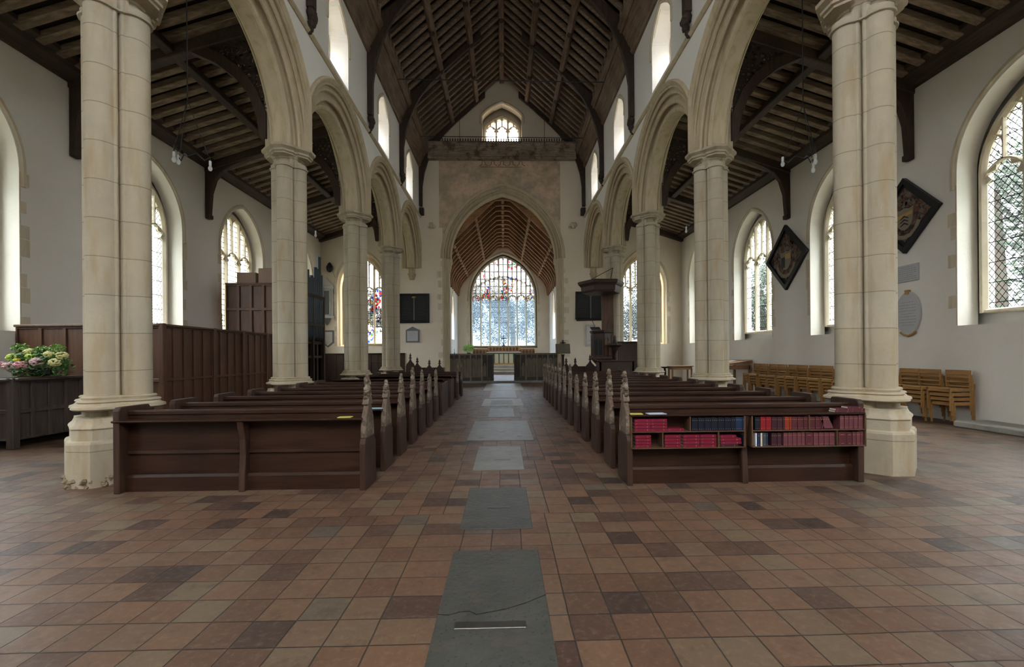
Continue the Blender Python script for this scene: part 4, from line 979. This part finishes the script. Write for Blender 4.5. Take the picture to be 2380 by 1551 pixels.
for x, w, h, m_, lb in ((-8.6, .62, .36, 'box', 'brown cardboard box on top of the organ case, left of the taller one'), (-7.95, .5, .5, 'box', 'taller cardboard box on top of the organ case'), (-7.25, .6, .30, 'black', 'black case on top of the organ case')):
    o = MB().box(x - w / 2, x + w / 2, 15.35, 15.8, 0, h).build('box', m_, bevel=.008); o.location = (0, 0, 3.985); tag(o, lb, 'box')
# wainscot on the left aisle east wall
root = thing('wainscot', 'low dark panelled wainscot under the left aisle east window', 'panelling', (-7.5, YE - .04, 0)); panelling(root, 'Y', YE - .04, -1, -9.7, -5.3, [0, .3, 1.2, 1.62], 12, 'panel_dark', back=.03, st=.06); off(root, (-7.5, YE - .04, 0))
# ---------------------------------------------------------------- reading desks left
for i, (y, nm) in enumerate(((11.4, 'nearer'), (13.25, 'farther'))):
    root = thing('reading_desk', '%s oak reading desk with sloping top in the left block' % nm, 'desk', (-1.56, y, 0), 0, 'reading desks')
    MB().box(-.07, 0, 0, 1.25 if i == 0 else .9, 0, .80).build('end_panel', 'pew_v', root, bevel=.01)
    MB().box(-2.72, -2.65, 0, 1.25 if i == 0 else .9, 0, .80).build('end_panel', 'pew_v', root, bevel=.01)
    MB().box(-2.66, -.06, .04, .09, 0, .84).build('front_board', 'pew', root)
    profile(MB(), [(-.04, .90), (-.04, .93), (.42, .84), (.42, .81)], -2.74, .02).build('sloping_top', 'pew', root, bevel=.005)
    MB().box(-2.66, -.06, .55, .60, 0, .80).build('seat_back', 'pew', root); MB().box(-2.66, -.06, .60, .85, .42, .45).build('seat', 'pew', root)
# stall ends with ogee finials by the chancel wall
OG = [(-.2, 0), (.2, 0), (.2, .86), (.17, .93), (.10, .99), (.05, 1.05), (.035, 1.10), (-.035, 1.10), (-.05, 1.05), (-.10, .99), (-.17, .93), (-.2, .86)]
for x, y, k_, lb in ((-3.35, 20.4, 1.0, 'second from the arch on the left'), (-2.92, 20.6, 1.0, 'nearest the arch on the left'), (-3.85, 20.2, 1.08, 'third from the arch on the left'), (-4.3, 20.9, 1.22, 'tallest, leftmost'),
                   (2.85, 20.6, 1.02, 'nearest the arch on the right'), (3.22, 20.3, 1.02, 'second from the arch on the right'), (3.72, 19.4, 1.12, 'third from the arch on the right')):
    root = thing('stall_end', 'dark stall end with ogee top and finial, %s' % lb, 'bench end', (x, y, 0), 0, 'stall ends')
    MB().prism([(a * 1.0, b * k_) for a, b in OG], -.04, .04, lambda a, b, d: (a, d, b)).build('panel', 'pew_v', root, bevel=.008)
    MB().lathe([(.03, 1.08 * k_), (.03, 1.12 * k_), (.06, 1.13 * k_), (.065, 1.17 * k_), (.03, 1.20 * k_), (.045, 1.23 * k_), (.05, 1.26 * k_), (.02, 1.30 * k_), (.0, 1.37 * k_)], n=8).build('finial', 'pew_v', root, smooth=50)
for s in (-1, 1):
    root = thing('stall_bench', 'oak bench between the ogee stall ends on the %s by the chancel arch' % ('left' if s < 0 else 'right'), 'bench', (s * 3.6, 21.2, 0))
    MB().box(-.8, .8, .25, .30, 0, .95).build('back_board', 'pew', root); MB().box(-.8, .8, -.1, .25, .42, .46).build('seat', 'pew', root)
    for e in (-1, 1): MB().box(*sorted((e * .8, e * .74)), -.1, .3, 0, .95).build('bench_end', 'pew_v', root)
# ---------------------------------------------------------------- chancel screen
for s in (-1, 1):
    sd = 'left' if s < 0 else 'right'
    root = thing('chancel_screen', 'faded painted wooden screen panels closing the chancel on the %s of the gap' % sd, 'screen', (s * 1.85, 24.72, 0), 0, 'chancel screen halves')
    x0, x1 = .60, 3.02; n = 8; w = (x1 - x0) / n; SX = lambda a: s * a
    for i in range(n):
        a0, a1 = x0 + w * i, x0 + w * (i + 1); mt = 'screen_dark' if i in (0, 1) else 'screen'
        MB().box(*sorted((SX(a0 + .01), SX(a1 - .01))), 24.71, 24.74, .25, 1.52).build('panel', mt, root)
        mb = MB(); q = arc_pts(w / 2 - .02, .16, 0, 5); c = (a0 + a1) / 2
        poly = [(c - w / 2 + .005, 1.52)] + [(c - w / 2 + .005, 1.20)] + [(c + u, 1.20 + z) for u, z in q] + [(c + w / 2 - .005, 1.20), (c + w / 2 - .005, 1.52)]
        mb.prism(poly, 24.67, 24.70, lambda a, b, d: (SX(a), d, b)); mb.build('tracery_head', 'screen_dark', root)
        if i in (1, 3, 5):
            mb = MB(); mb.ball((SX(c), 24.69, 1.02), .05, 7, 1.2); mb.loft([[(SX(c + dx * .10 * k_), 24.70 - (.02 if 0 < j < 3 else 0), z) for j, dx in enumerate((-1, -.6, .6, 1))] for k_, z in ((.5, .97), (1, .85), (.9, .5), (1.1, .35))]); mb.build('painted_figure', 'screen', root, smooth=50)
    for i in range(n + 1):
        a = x0 + w * i; t = .045 if i % 2 == 0 else .022
        MB().box(*sorted((SX(a - t), SX(a + t))), 24.62 if i % 2 == 0 else 24.66, 24.76, .12, 1.56).build('post', 'screen_dark' if i == 0 else 'screen', root, bevel=.006)
    MB().box(*sorted((SX(x0 - .05), SX(x1 + .02))), 24.64, 24.78, 1.52, 1.61).build('top_rail', 'screen', root, bevel=.01)
    MB().box(*sorted((SX(x0 - .05), SX(x1 + .02))), 24.64, 24.78, .12, .30).build('bottom_rail', 'screen_dark', root, bevel=.01)
    MB().box(*sorted((SX(3.02), SX(3.18))), 24.62, 24.78, .12, 2.46).build('tall_post', 'screen_dark', root, bevel=.01)
    # open gate leaf
    MB().box(*sorted((SX(.60), SX(.64))), 24.80, 25.35, .2, 1.5).build('open_gate', 'screen', root, bevel=.006)
    off(root, (s * 1.85, 24.72, 0))
o = MB().prism([(-3.2, 24.4), (3.2, 24.4), (3.2, 24.9), (-3.2, 24.9)], 0, .12, lambda a, b, d: (a, b, d)).build('chancel_step', 'slab_mid', bevel=.015); tag(o, 'low stone step under the chancel screen', 'step')
# sanctuary steps, altar and reredos
for i in range(3):
    o = MB().box(-3.7, 3.7, 33 + .42 * i, 36.98, .1 + .22 * i, .32 + .22 * i).build('sanctuary_step', 'stone_step', bevel=.02); tag(o, '%s stone step up to the altar' % ['lowest', 'middle', 'top'][i], 'step', 'steps up to the altar')
root = thing('altar', 'altar with cream frontal striped green and a green top cloth', 'altar', (0, 35.5, .76))
MB().box(-1.3, 1.3, -.3, .35, 0, .95).build('altar_frontal', 'cloth_cream', root)
MB().box(-1.34, 1.34, -.34, .38, .95, 1.0).build('altar_top', 'white', root)
MB().box(-1.32, 1.32, -.325, -.30, .86, .965).build('superfrontal', 'cloth_green', root)
for x in (-1.1, -.75, -.37, 0, .37, .75, 1.1): MB().box(x - .03, x + .03, -.318, -.30, .12, .86).build('green_stripe', 'cloth_green', root)
MB().box(-1.32, 1.32, -.33, -.30, 0, .12).build('fringe', 'gold', root)
root = thing('reredos', 'low carved wooden reredos behind the altar under the east window', 'reredos', (0, 36.6, .76))
MB().box(-1.34, 1.34, 0, .15, 0, 1.48).build('centre_panel', 'chancel_roof', root, bevel=.01)
for s in (-1, 1): MB().box(*sorted((s * 1.34, s * 2.5)), 0.03, .15, 0, 1.26).build('side_panel', 'chancel_roof', root, bevel=.01)
for i in range(19):
    x = -2.4 + i * .267; h = 1.44 if abs(x) < 1.3 else 1.22
    MB().prism([(x - .09, h - .33), (x + .09, h - .33), (x + .09, h - .14), (x, h - .03), (x - .09, h - .14)], -.02, .03, lambda a, b, d: (a, d, b)).build('carved_arch', 'shelf', root)
root = thing('altar_cross', 'dark standing cross behind the altar in front of the east window', 'cross', (0, 36.68, 2.24))
MB().lathe([(.16, 0), (.15, .04), (.08, .08), (.05, .16), (.07, .19), (.03, .22)], n=6).build('base', 'black', root)
MB().box(-.025, .025, -.02, .02, .2, .93).build('shaft', 'black', root, bevel=.005); MB().box(-.24, .24, -.02, .02, .62, .68).build('arm', 'black', root, bevel=.005)
root = thing('altar_rail', 'iron and wood altar rail seen through the gap in the screen', 'rail', (0, 34.3, .76))
for s in (-1, 1):
    MB().box(*sorted((s * .75, s * 3.6)), -.03, .03, .72, .78).build('top_rail', 'pew', root, bevel=.006)
    for k_ in range(8): x = s * (.8 + k_ * .39); MB().tube([(x, 0, 0), (x, 0, .72)], .018, 6).build('baluster', 'iron', root)
root = thing('flower_pedestal', 'green leafy plant on a stand left of the altar', 'plant', (-2.66, 34.5, .76))
MB().lathe([(.16, 0), (.05, .05), (.035, .1), (.035, .75), (.12, .85), (.15, .95), (.13, .95)], n=12).build('stand', 'black', root, smooth=40)
mb = MB(); leafy(mb, (0, 0, 1.25), 900, .46, .05, fr, .3); mb.build('foliage', 'leaf_light', root, fix=False)
for s in (-1, 1):
    root = thing('candlestick', 'small white candle in a stick on the %s of the chancel' % ('left' if s < 0 else 'right'), 'candlestick', (s * 3.1 + .1, 27.5, .1))
    MB().lathe([(.12, 0), (.03, .04), (.02, .1), (.02, 1.55), (.05, 1.58)], n=10).build('stick', 'iron', root, smooth=40); MB().lathe([(.022, 1.58), (.022, 1.8), (.0, 1.82)], n=8).build('candle', 'white', root)
# ---------------------------------------------------------------- lectern, pulpit and desks
root = thing('lectern', 'carved wooden lectern with angled book desk beside the right end of the screen', 'lectern', (2.78, 21.2, 0))
MB().lathe([(.28, 0), (.28, .08), (.10, .14), (.07, .3), (.06, 1.45), (.10, 1.52)], n=8).build('pedestal', 'pew_v', root, smooth=30)
MB().obox((0, 0, 1.79), (.34, .03, .24), Matrix.Rotation(-.35, 3, 'X')).build('book_desk', 'screen', root, bevel=.01)
MB().obox((-.0, -.035, 1.79), (.29, .012, .19), Matrix.Rotation(-.35, 3, 'X')).build('painted_front', 'screen', root)
mb = MB().box(-.14, .14, -.03, .03, 2.03, 2.10); mb.box(-.05, .05, -.03, .03, 2.0, 2.2); mb.build('crest', 'screen', root)
PX, PY = 4.13, 19.0
root = thing('pulpit', 'dark carved polygonal oak pulpit against the last right pier', 'pulpit', (PX, PY, 0))
def octo(r, z, n=6, ph=.5): return [(r * math.cos(2 * PI * (q + ph) / n), r * math.sin(2 * PI * (q + ph) / n), z) for q in range(n)]
MB().loft([octo(.16, 0), octo(.16, .9), octo(.22, 1.05), octo(.42, 1.25), octo(.44, 1.30)]).build('stem', 'panel_dark', root)
MB().loft([octo(.44, 1.28), octo(.46, 1.34), octo(.45, 1.40), octo(.45, 2.38), octo(.50, 2.42), octo(.52, 2.50), octo(.45, 2.52)]).build('drum', 'panel_dark', root)
for q in range(6):
    t = 2 * PI * (q + 1) / 6; r = .45 * math.cos(PI / 6) + .005; f = lambda a, b, d, t=t, r=r: ((r + d) * math.cos(t) - a * math.sin(t), (r + d) * math.sin(t) + a * math.cos(t), b)
    mb = MB()
    for c in (-.095, .095): mb.prism([(c - .075, 1.48), (c + .075, 1.48)] + [(c + u, 2.0 + z) for u, z in reversed(arc_pts(.075, .16, 0, 4))], 0, .008, f)
    mb.build('arched_panel', 'black' if q in (2, 3) else 'panel', root)
    mb = MB(); mb.prism([(-.20, 1.42), (-.18, 1.42), (-.18, 2.36), (-.20, 2.36)], 0, .02, f); mb.prism([(.20, 1.42), (.18, 1.42), (.18, 2.36), (.20, 2.36)], 0, .02, f); mb.prism([(-.01, 1.42), (.01, 1.42), (.01, 2.2), (-.01, 2.2)], 0, .02, f); mb.build('panel_ribs', 'panel', root)
MB().obox((-.28, -.12, 2.60), (.20, .17, .015), Matrix.Rotation(.35, 3, 'X')).build('book_rest', 'black', root, bevel=.004)
MB().box(.12, .70, .46, .52, 1.3, 4.15).build('back_board', 'panel', root, bevel=.01)
MB().tube([(-.30, -.05, 2.6), (-.32, -.1, 2.75), (-.42, -.14, 2.95)], .012, 6).build('microphone', 'black', root); MB().tube([(.22, -.05, 2.52), (.26, -.08, 2.8), (.30, -.1, 3.0)], .012, 6).build('microphone', 'black', root)
MB().loft([octo(.80, 4.08, 6, 0), octo(.84, 4.16, 6, 0), octo(.86, 4.34, 6, 0), octo(.97, 4.44, 6, 0), octo(1.0, 4.54, 6, 0), octo(.9, 4.58, 6, 0)]).build('sounding_board', 'panel_dark', root, bevel=.006)
mb = MB()
for q in range(6):
    a, b = Vector(octo(.88, 4.38, 6, 0)[q]), Vector(octo(.88, 4.38, 6, 0)[(q + 1) % 6])
    for j in range(9): p_ = a.lerp(b, (j + .5) / 9); mb.box(p_.x - .022, p_.x + .022, p_.y - .022, p_.y + .022, 4.36, 4.43)
tag(mb.build('dentil_moulding', 'shelf', root), None, None, None, 'stuff')
for x, y in ((-.62, -.3), (.25, -.65)): MB().tube([(x, y, 4.55), (.62, .45, 5.25)], .014, 6).build('iron_stay', 'iron', root)
root = thing('clergy_desk', 'dark oak reading desk below the pulpit', 'desk', (4.35, 17.5, 0))
MB().box(-.62, .72, 0, .06, 0, 1.22).build('front_board', 'panel_dark', root); MB().box(-.66, .76, -.05, .36, 1.22, 1.27).build('desk_top', 'panel_dark', root, bevel=.01)
MB().box(-.62, -.56, 0, .7, 0, 1.2).build('side_board', 'panel_dark', root); MB().box(.66, .72, 0, .7, 0, 1.2).build('side_board', 'panel_dark', root)
MB().tube([(-.62, .1, 1.2), (-.9, .05, 1.38), (-.95, .3, 1.45)], .02, 6).build('handrail', 'panel_dark', root)
root = thing('priest_stall', 'tall dark panelled stall with pointed finial between pulpit and pier', 'stall', (4.98, 18.42, 0))
MB().box(-.30, .55, 0, .06, 0, 1.98).build('back_panel', 'panel_dark', root, bevel=.01); MB().box(-.34, .6, -.06, .10, 1.98, 2.03).build('cornice', 'panel_dark', root)
MB().lathe([(.0, .0 + 1.45), (.05, 1.6), (.16, 1.80), (.30, 1.88), (.30, 1.93), (.12, 1.98), (.05, 2.1), (.05, 2.2), (.0, 2.3)], (-.42, -.02, 0), 8).build('bracket_finial', 'panel_dark', root)
# ---------------------------------------------------------------- right aisle furniture
root = thing('display_desk', 'oak display desk with sloping top against the right wall beyond the chairs', 'desk', (9.0, 18.0, 0))
profile2 = [(-.75, 1.0), (-.75, 1.06), (.68, 1.24), (.68, 1.14)]
MB().prism(profile2, -.65, .65, lambda a, b, d: (a, d, b)).build('desk_top', 'table', root, bevel=.01)
for x in (-.68, .60):
    for y in (-.58, .58): MB().box(x - .04, x + .04, y - .04, y + .04, 0, 1.03).build('leg', 'table', root)
MB().box(-.68, .6, -.62, -.58, .88, 1.03).build('apron', 'table', root)
for i, (x, y) in enumerate(((-.45, -.3), (-.1, 0), (.3, .25))): MB().obox((x, y, 1.115 + .126 * (x + .35)), (.14, .2, .003), Matrix.Rotation(-.125, 3, 'Y')).build('display_sheet', 'white', root)
root = thing('side_table', 'small oak table in the right aisle, seen between two piers', 'table', (7.9, 20.2, 0))
MB().box(-.45, .55, -.3, .3, .93, .97).build('table_top', 'table', root, bevel=.008); MB().box(-.4, .5, -.25, .25, .80, .93).build('apron', 'table', root)
for x in (-.38, .48):
    for y in (-.22, .22): MB().box(x - .03, x + .03, y - .03, y + .03, 0, .85).build('leg', 'table', root)
MB().box(-.38, .48, -.24, .24, .2, .24).build('shelf', 'table', root)
root = thing('black_stand', 'small black curved-leg stand beside the oak side table', 'stand', (7.1, 20.4, 0))
MB().box(-.3, .35, -.2, .2, .86, .93).build('top', 'black', root, bevel=.01)
for x in (-.2, .22): MB().tube([(x, 0, .88), (x * 1.15, 0, .6), (x * .7, 0, .3), (x * 1.2, 0, 0)], .05, 8, .03).build('leg', 'black', root)
kb = MB().box(9.02, 9.74, -4.9, 8.85, 0, .12).build('wall_kerb', 'stone_step', bevel=.02); tag(kb, 'low worn stone kerb along the foot of the right wall', 'kerb')
# stacking chairs
def make_chair():
    root = thing('stacking_chair', 'x', 'chair', (0, 0, 0), 0, 'stacked wooden chairs'); W_ = .235
    mb = MB(); n = 8; rings = []
    for i in range(n + 1): y = -W_ + 2 * W_ * i / n; b = .035 * (1 - (y / W_) ** 2); rings.append([(.0 + b, y, .74), (.018 + b, y, .74), (.018 + b, y, .83), (.0 + b, y, .83)])
    MB().loft(rings).build('top_rail', 'chair', root, smooth=40)
    for z in (.57, .665): MB().box(-.005, .013, -W_, W_, z, z + .032).build('back_rail', 'chair', root, bevel=.003)
    for y in (-1, 1):
        MB().box(-.012, .02, *sorted((y * W_, y * (W_ + .022))), .0, .83).build('leg', 'chair', root, bevel=.003)
        MB().box(-.43, -.395, *sorted((y * W_, y * (W_ + .022))), .0, .47).build('leg', 'chair', root, bevel=.003)
        MB().box(-.43, .0, *sorted((y * W_, y * (W_ + .018))), .395, .465).build('side_rail', 'chair', root, bevel=.003)
    MB().box(-.42, -.01, -W_, W_, .43, .455).build('seat', 'chair', root, bevel=.008)
    MB().box(-.425, -.405, -W_, W_, .385, .43).build('front_rail', 'chair', root, bevel=.003)
    return root
ch0 = make_chair(); all_kids(ch0); st_y = [9.25, 9.83, 10.4] + [10.95 + .53 * k for k in range(12)]; first = True
for i, y in enumerate(st_y):
    ox = [0, -.05, .02, -.03][i % 4]
    for j in range(4):
        o = ch0 if first else copy_tree(ch0); first = False
        place(o, (9.62 + ox - .028 * j, y + [0, .006, -.005, .003][j], .0955 * j), 0, 'honey-coloured stacking chair, %s of the %s stack from the right' % (['bottom', 'second from bottom', 'third from bottom', 'top'][j], ORD[i]))
# ---------------------------------------------------------------- wall boards and tablets
def board(x0, x1, z0, z1, lb):
    root = thing('lettered_board', lb, 'board', ((x0 + x1) / 2, YE - .03, (z0 + z1) / 2)); w, h = (x1 - x0) / 2, (z1 - z0) / 2
    MB().box(-w + .08, w - .08, -.02, .02, -h + .08, h - .08).build('panel', 'black', root)
    mb = MB(); bar(mb, 'Y', [(-w + .05, -h + .05), (w - .05, -h + .05), (w - .05, h - .05), (-w + .05, h - .05), (-w + .05, -h + .05)], .14, -.06, .03); mb.build('frame', 'black', root)
    MB().box(-.025, .025, -.03, -.02, -h + .12, h - .25).build('centre_divider', 'marble_dark', root)
    MB().ball((0, -.03, h - .2), .12, 8, .5).build('gilt_ornament', 'gold', root)
    for e in (-1, 1):
        mb = MB()
        for k_ in range(9):
            z = h - .45 - k_ * (2 * h - .8) / 9; L = (w - .3) * (.9 if k_ % 3 else .65)
            mb.box(e * w / 2 - L / 2, e * w / 2 + L / 2, -.022, -.018, z, z + .02)
        mb.build('faded_lettering', plain('faded_gilding', (.05, .045, .035), .7), root)
board(-5.62, -3.97, 3.28, 4.85, 'large black framed lettered board left of the chancel arch'); board(3.9, 5.55, 3.35, 4.92, 'large black framed lettered board behind the pulpit')
def lines(mb, w, z0, z1, n, y, rr):
    for k_ in range(n):
        z = z1 - (k_ + .5) * (z1 - z0) / n; x = -w
        L = w * (1 if k_ % 4 else .75); x = -L
        while x < L: q = min(rr.uniform(.02, .07), L - x); mb.box(x, x + q, y, y + .003, z - .006, z + .006); x += q + .018
def tablet(x, z, w, h, m1, m2, top, lb, name='wall_tablet'):
    root = thing(name, lb, 'tablet', (x, YE - .02, z))
    if top == 'gable': P_ = [(-w, -h), (w, -h), (w, h * .55), (0, h), (-w, h * .55)]
    elif top == 'shield': P_ = [(0, -h), (w, -h * .45), (w, h), (-w, h), (-w, -h * .45)]
    else: P_ = [(-w, -h), (w, -h), (w, h), (-w, h)]
    MB().prism(P_, -.04, .02, lambda a, b, d: (a, d, b)).build('surround', m1, root)
    MB().prism([(a * .82, b * (.82 if top != 'gable' else .86) - (h * .08 if top == 'gable' else 0)) if top != 'gable' else (a * .8, max(-h * .85, min(b, h * .5) * .88)) for a, b in P_], -.055, -.03, lambda a, b, d: (a, d, b)).build('inscription_panel', m2, root)
    mb = MB(); lines(mb, w * .62, -h * .6, h * .4, 7, -.058, random.Random(int(x * 10) + 3)); mb.build('lettering', 'ink', root); return root
tablet(-4.88, 2.66, .36, .42, 'marble_dark', 'marble', 'gable', 'grey gabled wall tablet under the left black board')
tablet(4.72, 2.55, .27, .58, 'marble', 'marble_white', 'flat', 'pale rectangular wall tablet beside the pulpit')
tablet(-9.38, 2.45, .30, .45, 'marble_dark', 'marble_white', 'shield', 'shield-shaped white tablet at the corner of the left aisle east wall')
root = thing('wall_monument', 'white marble monument with columns beside the organ on the left aisle east wall', 'monument', (-9.4, YE - .06, 4.4))
MB().box(-.30, .30, -.06, .05, -.75, .75).build('backing', 'marble_white', root); MB().box(-.12, .12, -.09, -.05, -.65, .6).build('inscription_panel', 'marble_dark', root)
for e in (-1, 1): MB().lathe([(.05, -.7), (.04, -.65), (.04, .6), (.055, .68)], (e * .21, -.10, 0), 10).build('column', 'marble', root, smooth=40)
MB().box(-.36, .36, -.17, .05, .72, .84).build('cornice', 'marble', root, bevel=.01); MB().prism([(-.36, .84), (.36, .84), (.12, 1.1), (0, 1.3), (-.12, 1.1)], -.1, .03, lambda a, b, d: (a, d, b)).build('pediment', 'marble_white', root)
MB().box(-.36, .36, -.16, .05, -.86, -.74).build('sill', 'marble', root, bevel=.01); MB().lathe([(.0, -1.25), (.08, -1.15), (.14, -1.0), (.2, -.86)], (0, -.03, 0), 8).build('base_bracket', 'marble_dark', root)
root = thing('loudspeaker', 'small black loudspeaker on a bracket high on the left aisle east wall', 'speaker', (-9.2, YE - .2, 6.2))
MB().lathe([(.03, -.22), (.14, -.15), (.18, .05), (.08, .25), (0, .32)], n=8).build('cabinet', 'black', root, smooth=50); MB().tube([(0, 0, 0), (.12, .18, -.02)], .02, 6).build('bracket', 'black', root); MB().tube([(.1, .17, -.1), (.16, .19, -.3), (.24, .19, -.5)], .012, 5).build('cable', 'gold', root)
# hatchments and tablets on the right wall
def hatchment(y, z, h, lb, var):
    root = thing('hatchment', lb, 'hatchment', (XW - .03, y, z))
    F = lambda a, b, d: (-d, -a, b)
    MB().prism([(0, -h * .88), (h * .88, 0), (0, h * .88), (-h * .88, 0)], 0, .024, F).build('canvas', 'black', root); MB().prism([(0, -h * .70), (h * .74, 0), (0, h * .74), (-h * .74, 0)], .02, .029, F).build('painted_field', 'field', root)
    mb = MB()
    q = [(0, -h), (h, 0), (0, h), (-h, 0)]; qi = [(a * .84, b * .84) for a, b in q]
    for i in range(4): mb.prism([q[i], q[(i + 1) % 4], qi[(i + 1) % 4], qi[i]], -.02, .075, F)
    mb.build('frame', 'black', root)
    rr = random.Random(80 + var); mb1, mb2 = MB(), MB()
    k_ = 0
    while k_ < 44:
        a, b = rr.uniform(-.62, .62) * h, rr.uniform(-.35, .66) * h
        if abs(a) + abs(b) > .74 * h or abs(a) < .26 * h and -.45 * h < b < .22 * h: continue
        k_ += 1; r = rr.uniform(.035, .075) * h; n = 6; ph = rr.uniform(0, 1)
        (mb1 if k_ % 2 else mb2).prism([(a + r * rr.uniform(.6, 1.4) * math.cos(ph + 2 * PI * i / n), b + r * rr.uniform(.6, 1.4) * math.sin(ph + 2 * PI * i / n)) for i in range(n)], .03, .032 + .001 * (k_ % 3), F)
    tag(mb1.build('mantling', HC[0], root), None, None, None, 'stuff'); tag(mb2.build('mantling', HC[1], root), None, None, None, 'stuff')
    sh = [(-.27 * h, .20 * h), (-.14 * h, .16 * h), (0, .20 * h), (.14 * h, .16 * h), (.27 * h, .20 * h), (.25 * h, .0), (.25 * h, -.14 * h), (.19 * h, -.27 * h), (.10 * h, -.35 * h), (0, -.39 * h), (-.10 * h, -.35 * h), (-.19 * h, -.27 * h), (-.25 * h, -.14 * h), (-.25 * h, .0)]
    MB().prism(sh, .03, .037, F).build('shield', HC[2], root)
    if var == 0:
        MB().prism([(-.24 * h, -.08 * h), (.24 * h, -.0 * h), (.24 * h, .10 * h), (-.24 * h, .02 * h)], .03, .039, F).build('ochre_band', 'gold', root)
        for i in range(3): z0 = (-.02 - .09 * i) * h; MB().prism([(-.12 * h, z0 - .05 * h), (0, z0 + .02 * h), (.12 * h, z0 - .05 * h), (.12 * h, z0 - .015 * h - .06 * h + .0), (0, z0 - .02 * h), (-.12 * h, z0 - .075 * h)], .03, .042, F).build('chevron', 'black', root)
    else:
        MB().prism([(-.22 * h, -.3 * h), (-.04 * h, -.3 * h), (-.04 * h, .02 * h), (-.22 * h, .02 * h)], .03, .040, F).build('dark_quarter', 'black', root)
        MB().prism([(-.02 * h, -.05 * h), (.22 * h, -.05 * h), (.22 * h, .10 * h), (-.02 * h, .10 * h)], .03, .040, F).build('ochre_quarter', 'gold', root)
    mb = MB(); bar(mb, 'X', [(-.42 * h, -.22 * h), (-.34 * h, -.40 * h), (-.18 * h, -.54 * h), (0, -.58 * h), (.18 * h, -.54 * h), (.34 * h, -.40 * h), (.42 * h, -.22 * h)], .11 * h, -.045, -.028); mb.build('motto_ribbon', HC[2], root)
def field_mat():
    k = NT('painted_mantling', .8, .2); f = k.noise(k.coord(), 7, 5, .7); g = k.noise(k.coord(loc=(3, 1, 4)), 5, 4, .7)
    c = k.ramp(f, [(.36, (.02, .017, .015)), (.46, (.09, .045, .035)), (.54, (.17, .13, .09)), (.62, (.05, .035, .03)), (.72, (.24, .20, .15))])
    k.color(k.mix(k.ramp(g, [(.52, (0, 0, 0)), (.6, (1, 1, 1))]), c, (.025, .02, .018))); return k.m
M['field'] = field_mat()
HC = [plain('mantling_brown', (.12, .055, .042), .8), plain('mantling_grey', (.15, .13, .105), .8), plain('shield_buff', (.22, .19, .14), .8)]
hatchment(10.65, 4.79, .91, 'large black-framed diamond hatchment with chevrons on the near right wall', 0); hatchment(15.24, 4.78, 1.12, 'black-framed diamond hatchment farther along the right wall under the brace', 1)
root = thing('wall_plaque', 'small grey rectangular inscribed plaque under the near hatchment', 'plaque', (XW - .01, 10.62, 3.40))
MB().box(-.03, .01, -.29, .29, -.2, .2).build('slab', 'marble', root, bevel=.004); mb = MB(); lines(mb, .24, -.17, .17, 7, 0, random.Random(4)); mb.v = [(-.033 + y, x, z) for x, y, z in mb.v]; mb.build('lettering', 'ink', root)
root = thing('oval_tablet', 'oval grey inscribed wall tablet below the rectangular plaque', 'tablet', (XW - .01, 10.6, 2.43))
MB().prism([(.33 * math.cos(t), .52 * math.sin(t)) for t in [2 * PI * i / 40 for i in range(40)]], 0, .045, lambda a, b, d: (-d, a, b)).build('slab', 'marble', root, bevel=.01)
mb = MB(); lines(mb, .22, -.32, .30, 9, 0, random.Random(6)); mb.v = [(-.049 + y, x, z) for x, y, z in mb.v]; mb.build('lettering', 'ink', root)
mb = MB(); bar(mb, 'X', [(-.20, -.45), (-.12, -.50), (0, -.54), (.12, -.50), (.20, -.45)], .05, -.065, -.01); mb.build('gilt_ornament', 'gold', root)
MB().box(-.07, 0, -.05, .05, .46, .56).build('gilt_crest', 'gold', root)
# ---------------------------------------------------------------- hanging lamps
bulb_m = glass('bulb_glass', (.9, .92, .93), 'square', haze=.75, lead=0.0)
for x, y, lb in ((-5.6, 8.2, 'left aisle nearest the camera'), (5.56, 8.2, 'right aisle nearest the camera'), (-5.6, 12.8, 'left aisle farther away'), (5.6, 12.8, 'right aisle farther away')):
    zt = az(x); root = thing('pendant_light', 'iron pendant with bare bulbs hanging in the %s' % lb, 'pendant light', (x, y, 4.95), 0, 'pendant lights')
    MB().tube([(0, 0, 1.15), (0, 0, zt - 4.85)], .010, 6).build('chain', 'iron', root)
    for q in range(3):
        t = .5 + 2 * PI * q / 3; ex, ey = .33 * math.cos(t), .33 * math.sin(t); dz = [0, .12, -.05][q]
        MB().tube([(0, 0, 1.15), (ex * .9, ey * .9, .22)], .006, 5).build('stay', 'iron', root)
        a = MB().tube([(0, 0, .15), (ex * .4, ey * .4, .22), (ex * .75, ey * .75, .12), (ex, ey, .20), (ex, ey, .1 + dz)], .010, 6).build('arm', 'iron', root)
        MB().lathe([(.018, .04 + dz), (.022, .05 + dz), (.022, .12 + dz), (.012, .13 + dz)], (ex, ey, 0), 8).build('lamp_holder', 'white', root)
        MB().lathe([(.0, -.06 + dz), (.022, -.05 + dz), (.034, -.02 + dz), (.034, .0 + dz), (.02, .035 + dz), (.016, .05 + dz)], (ex, ey, 0), 12).build('bulb', bulb_m, root, smooth=60)
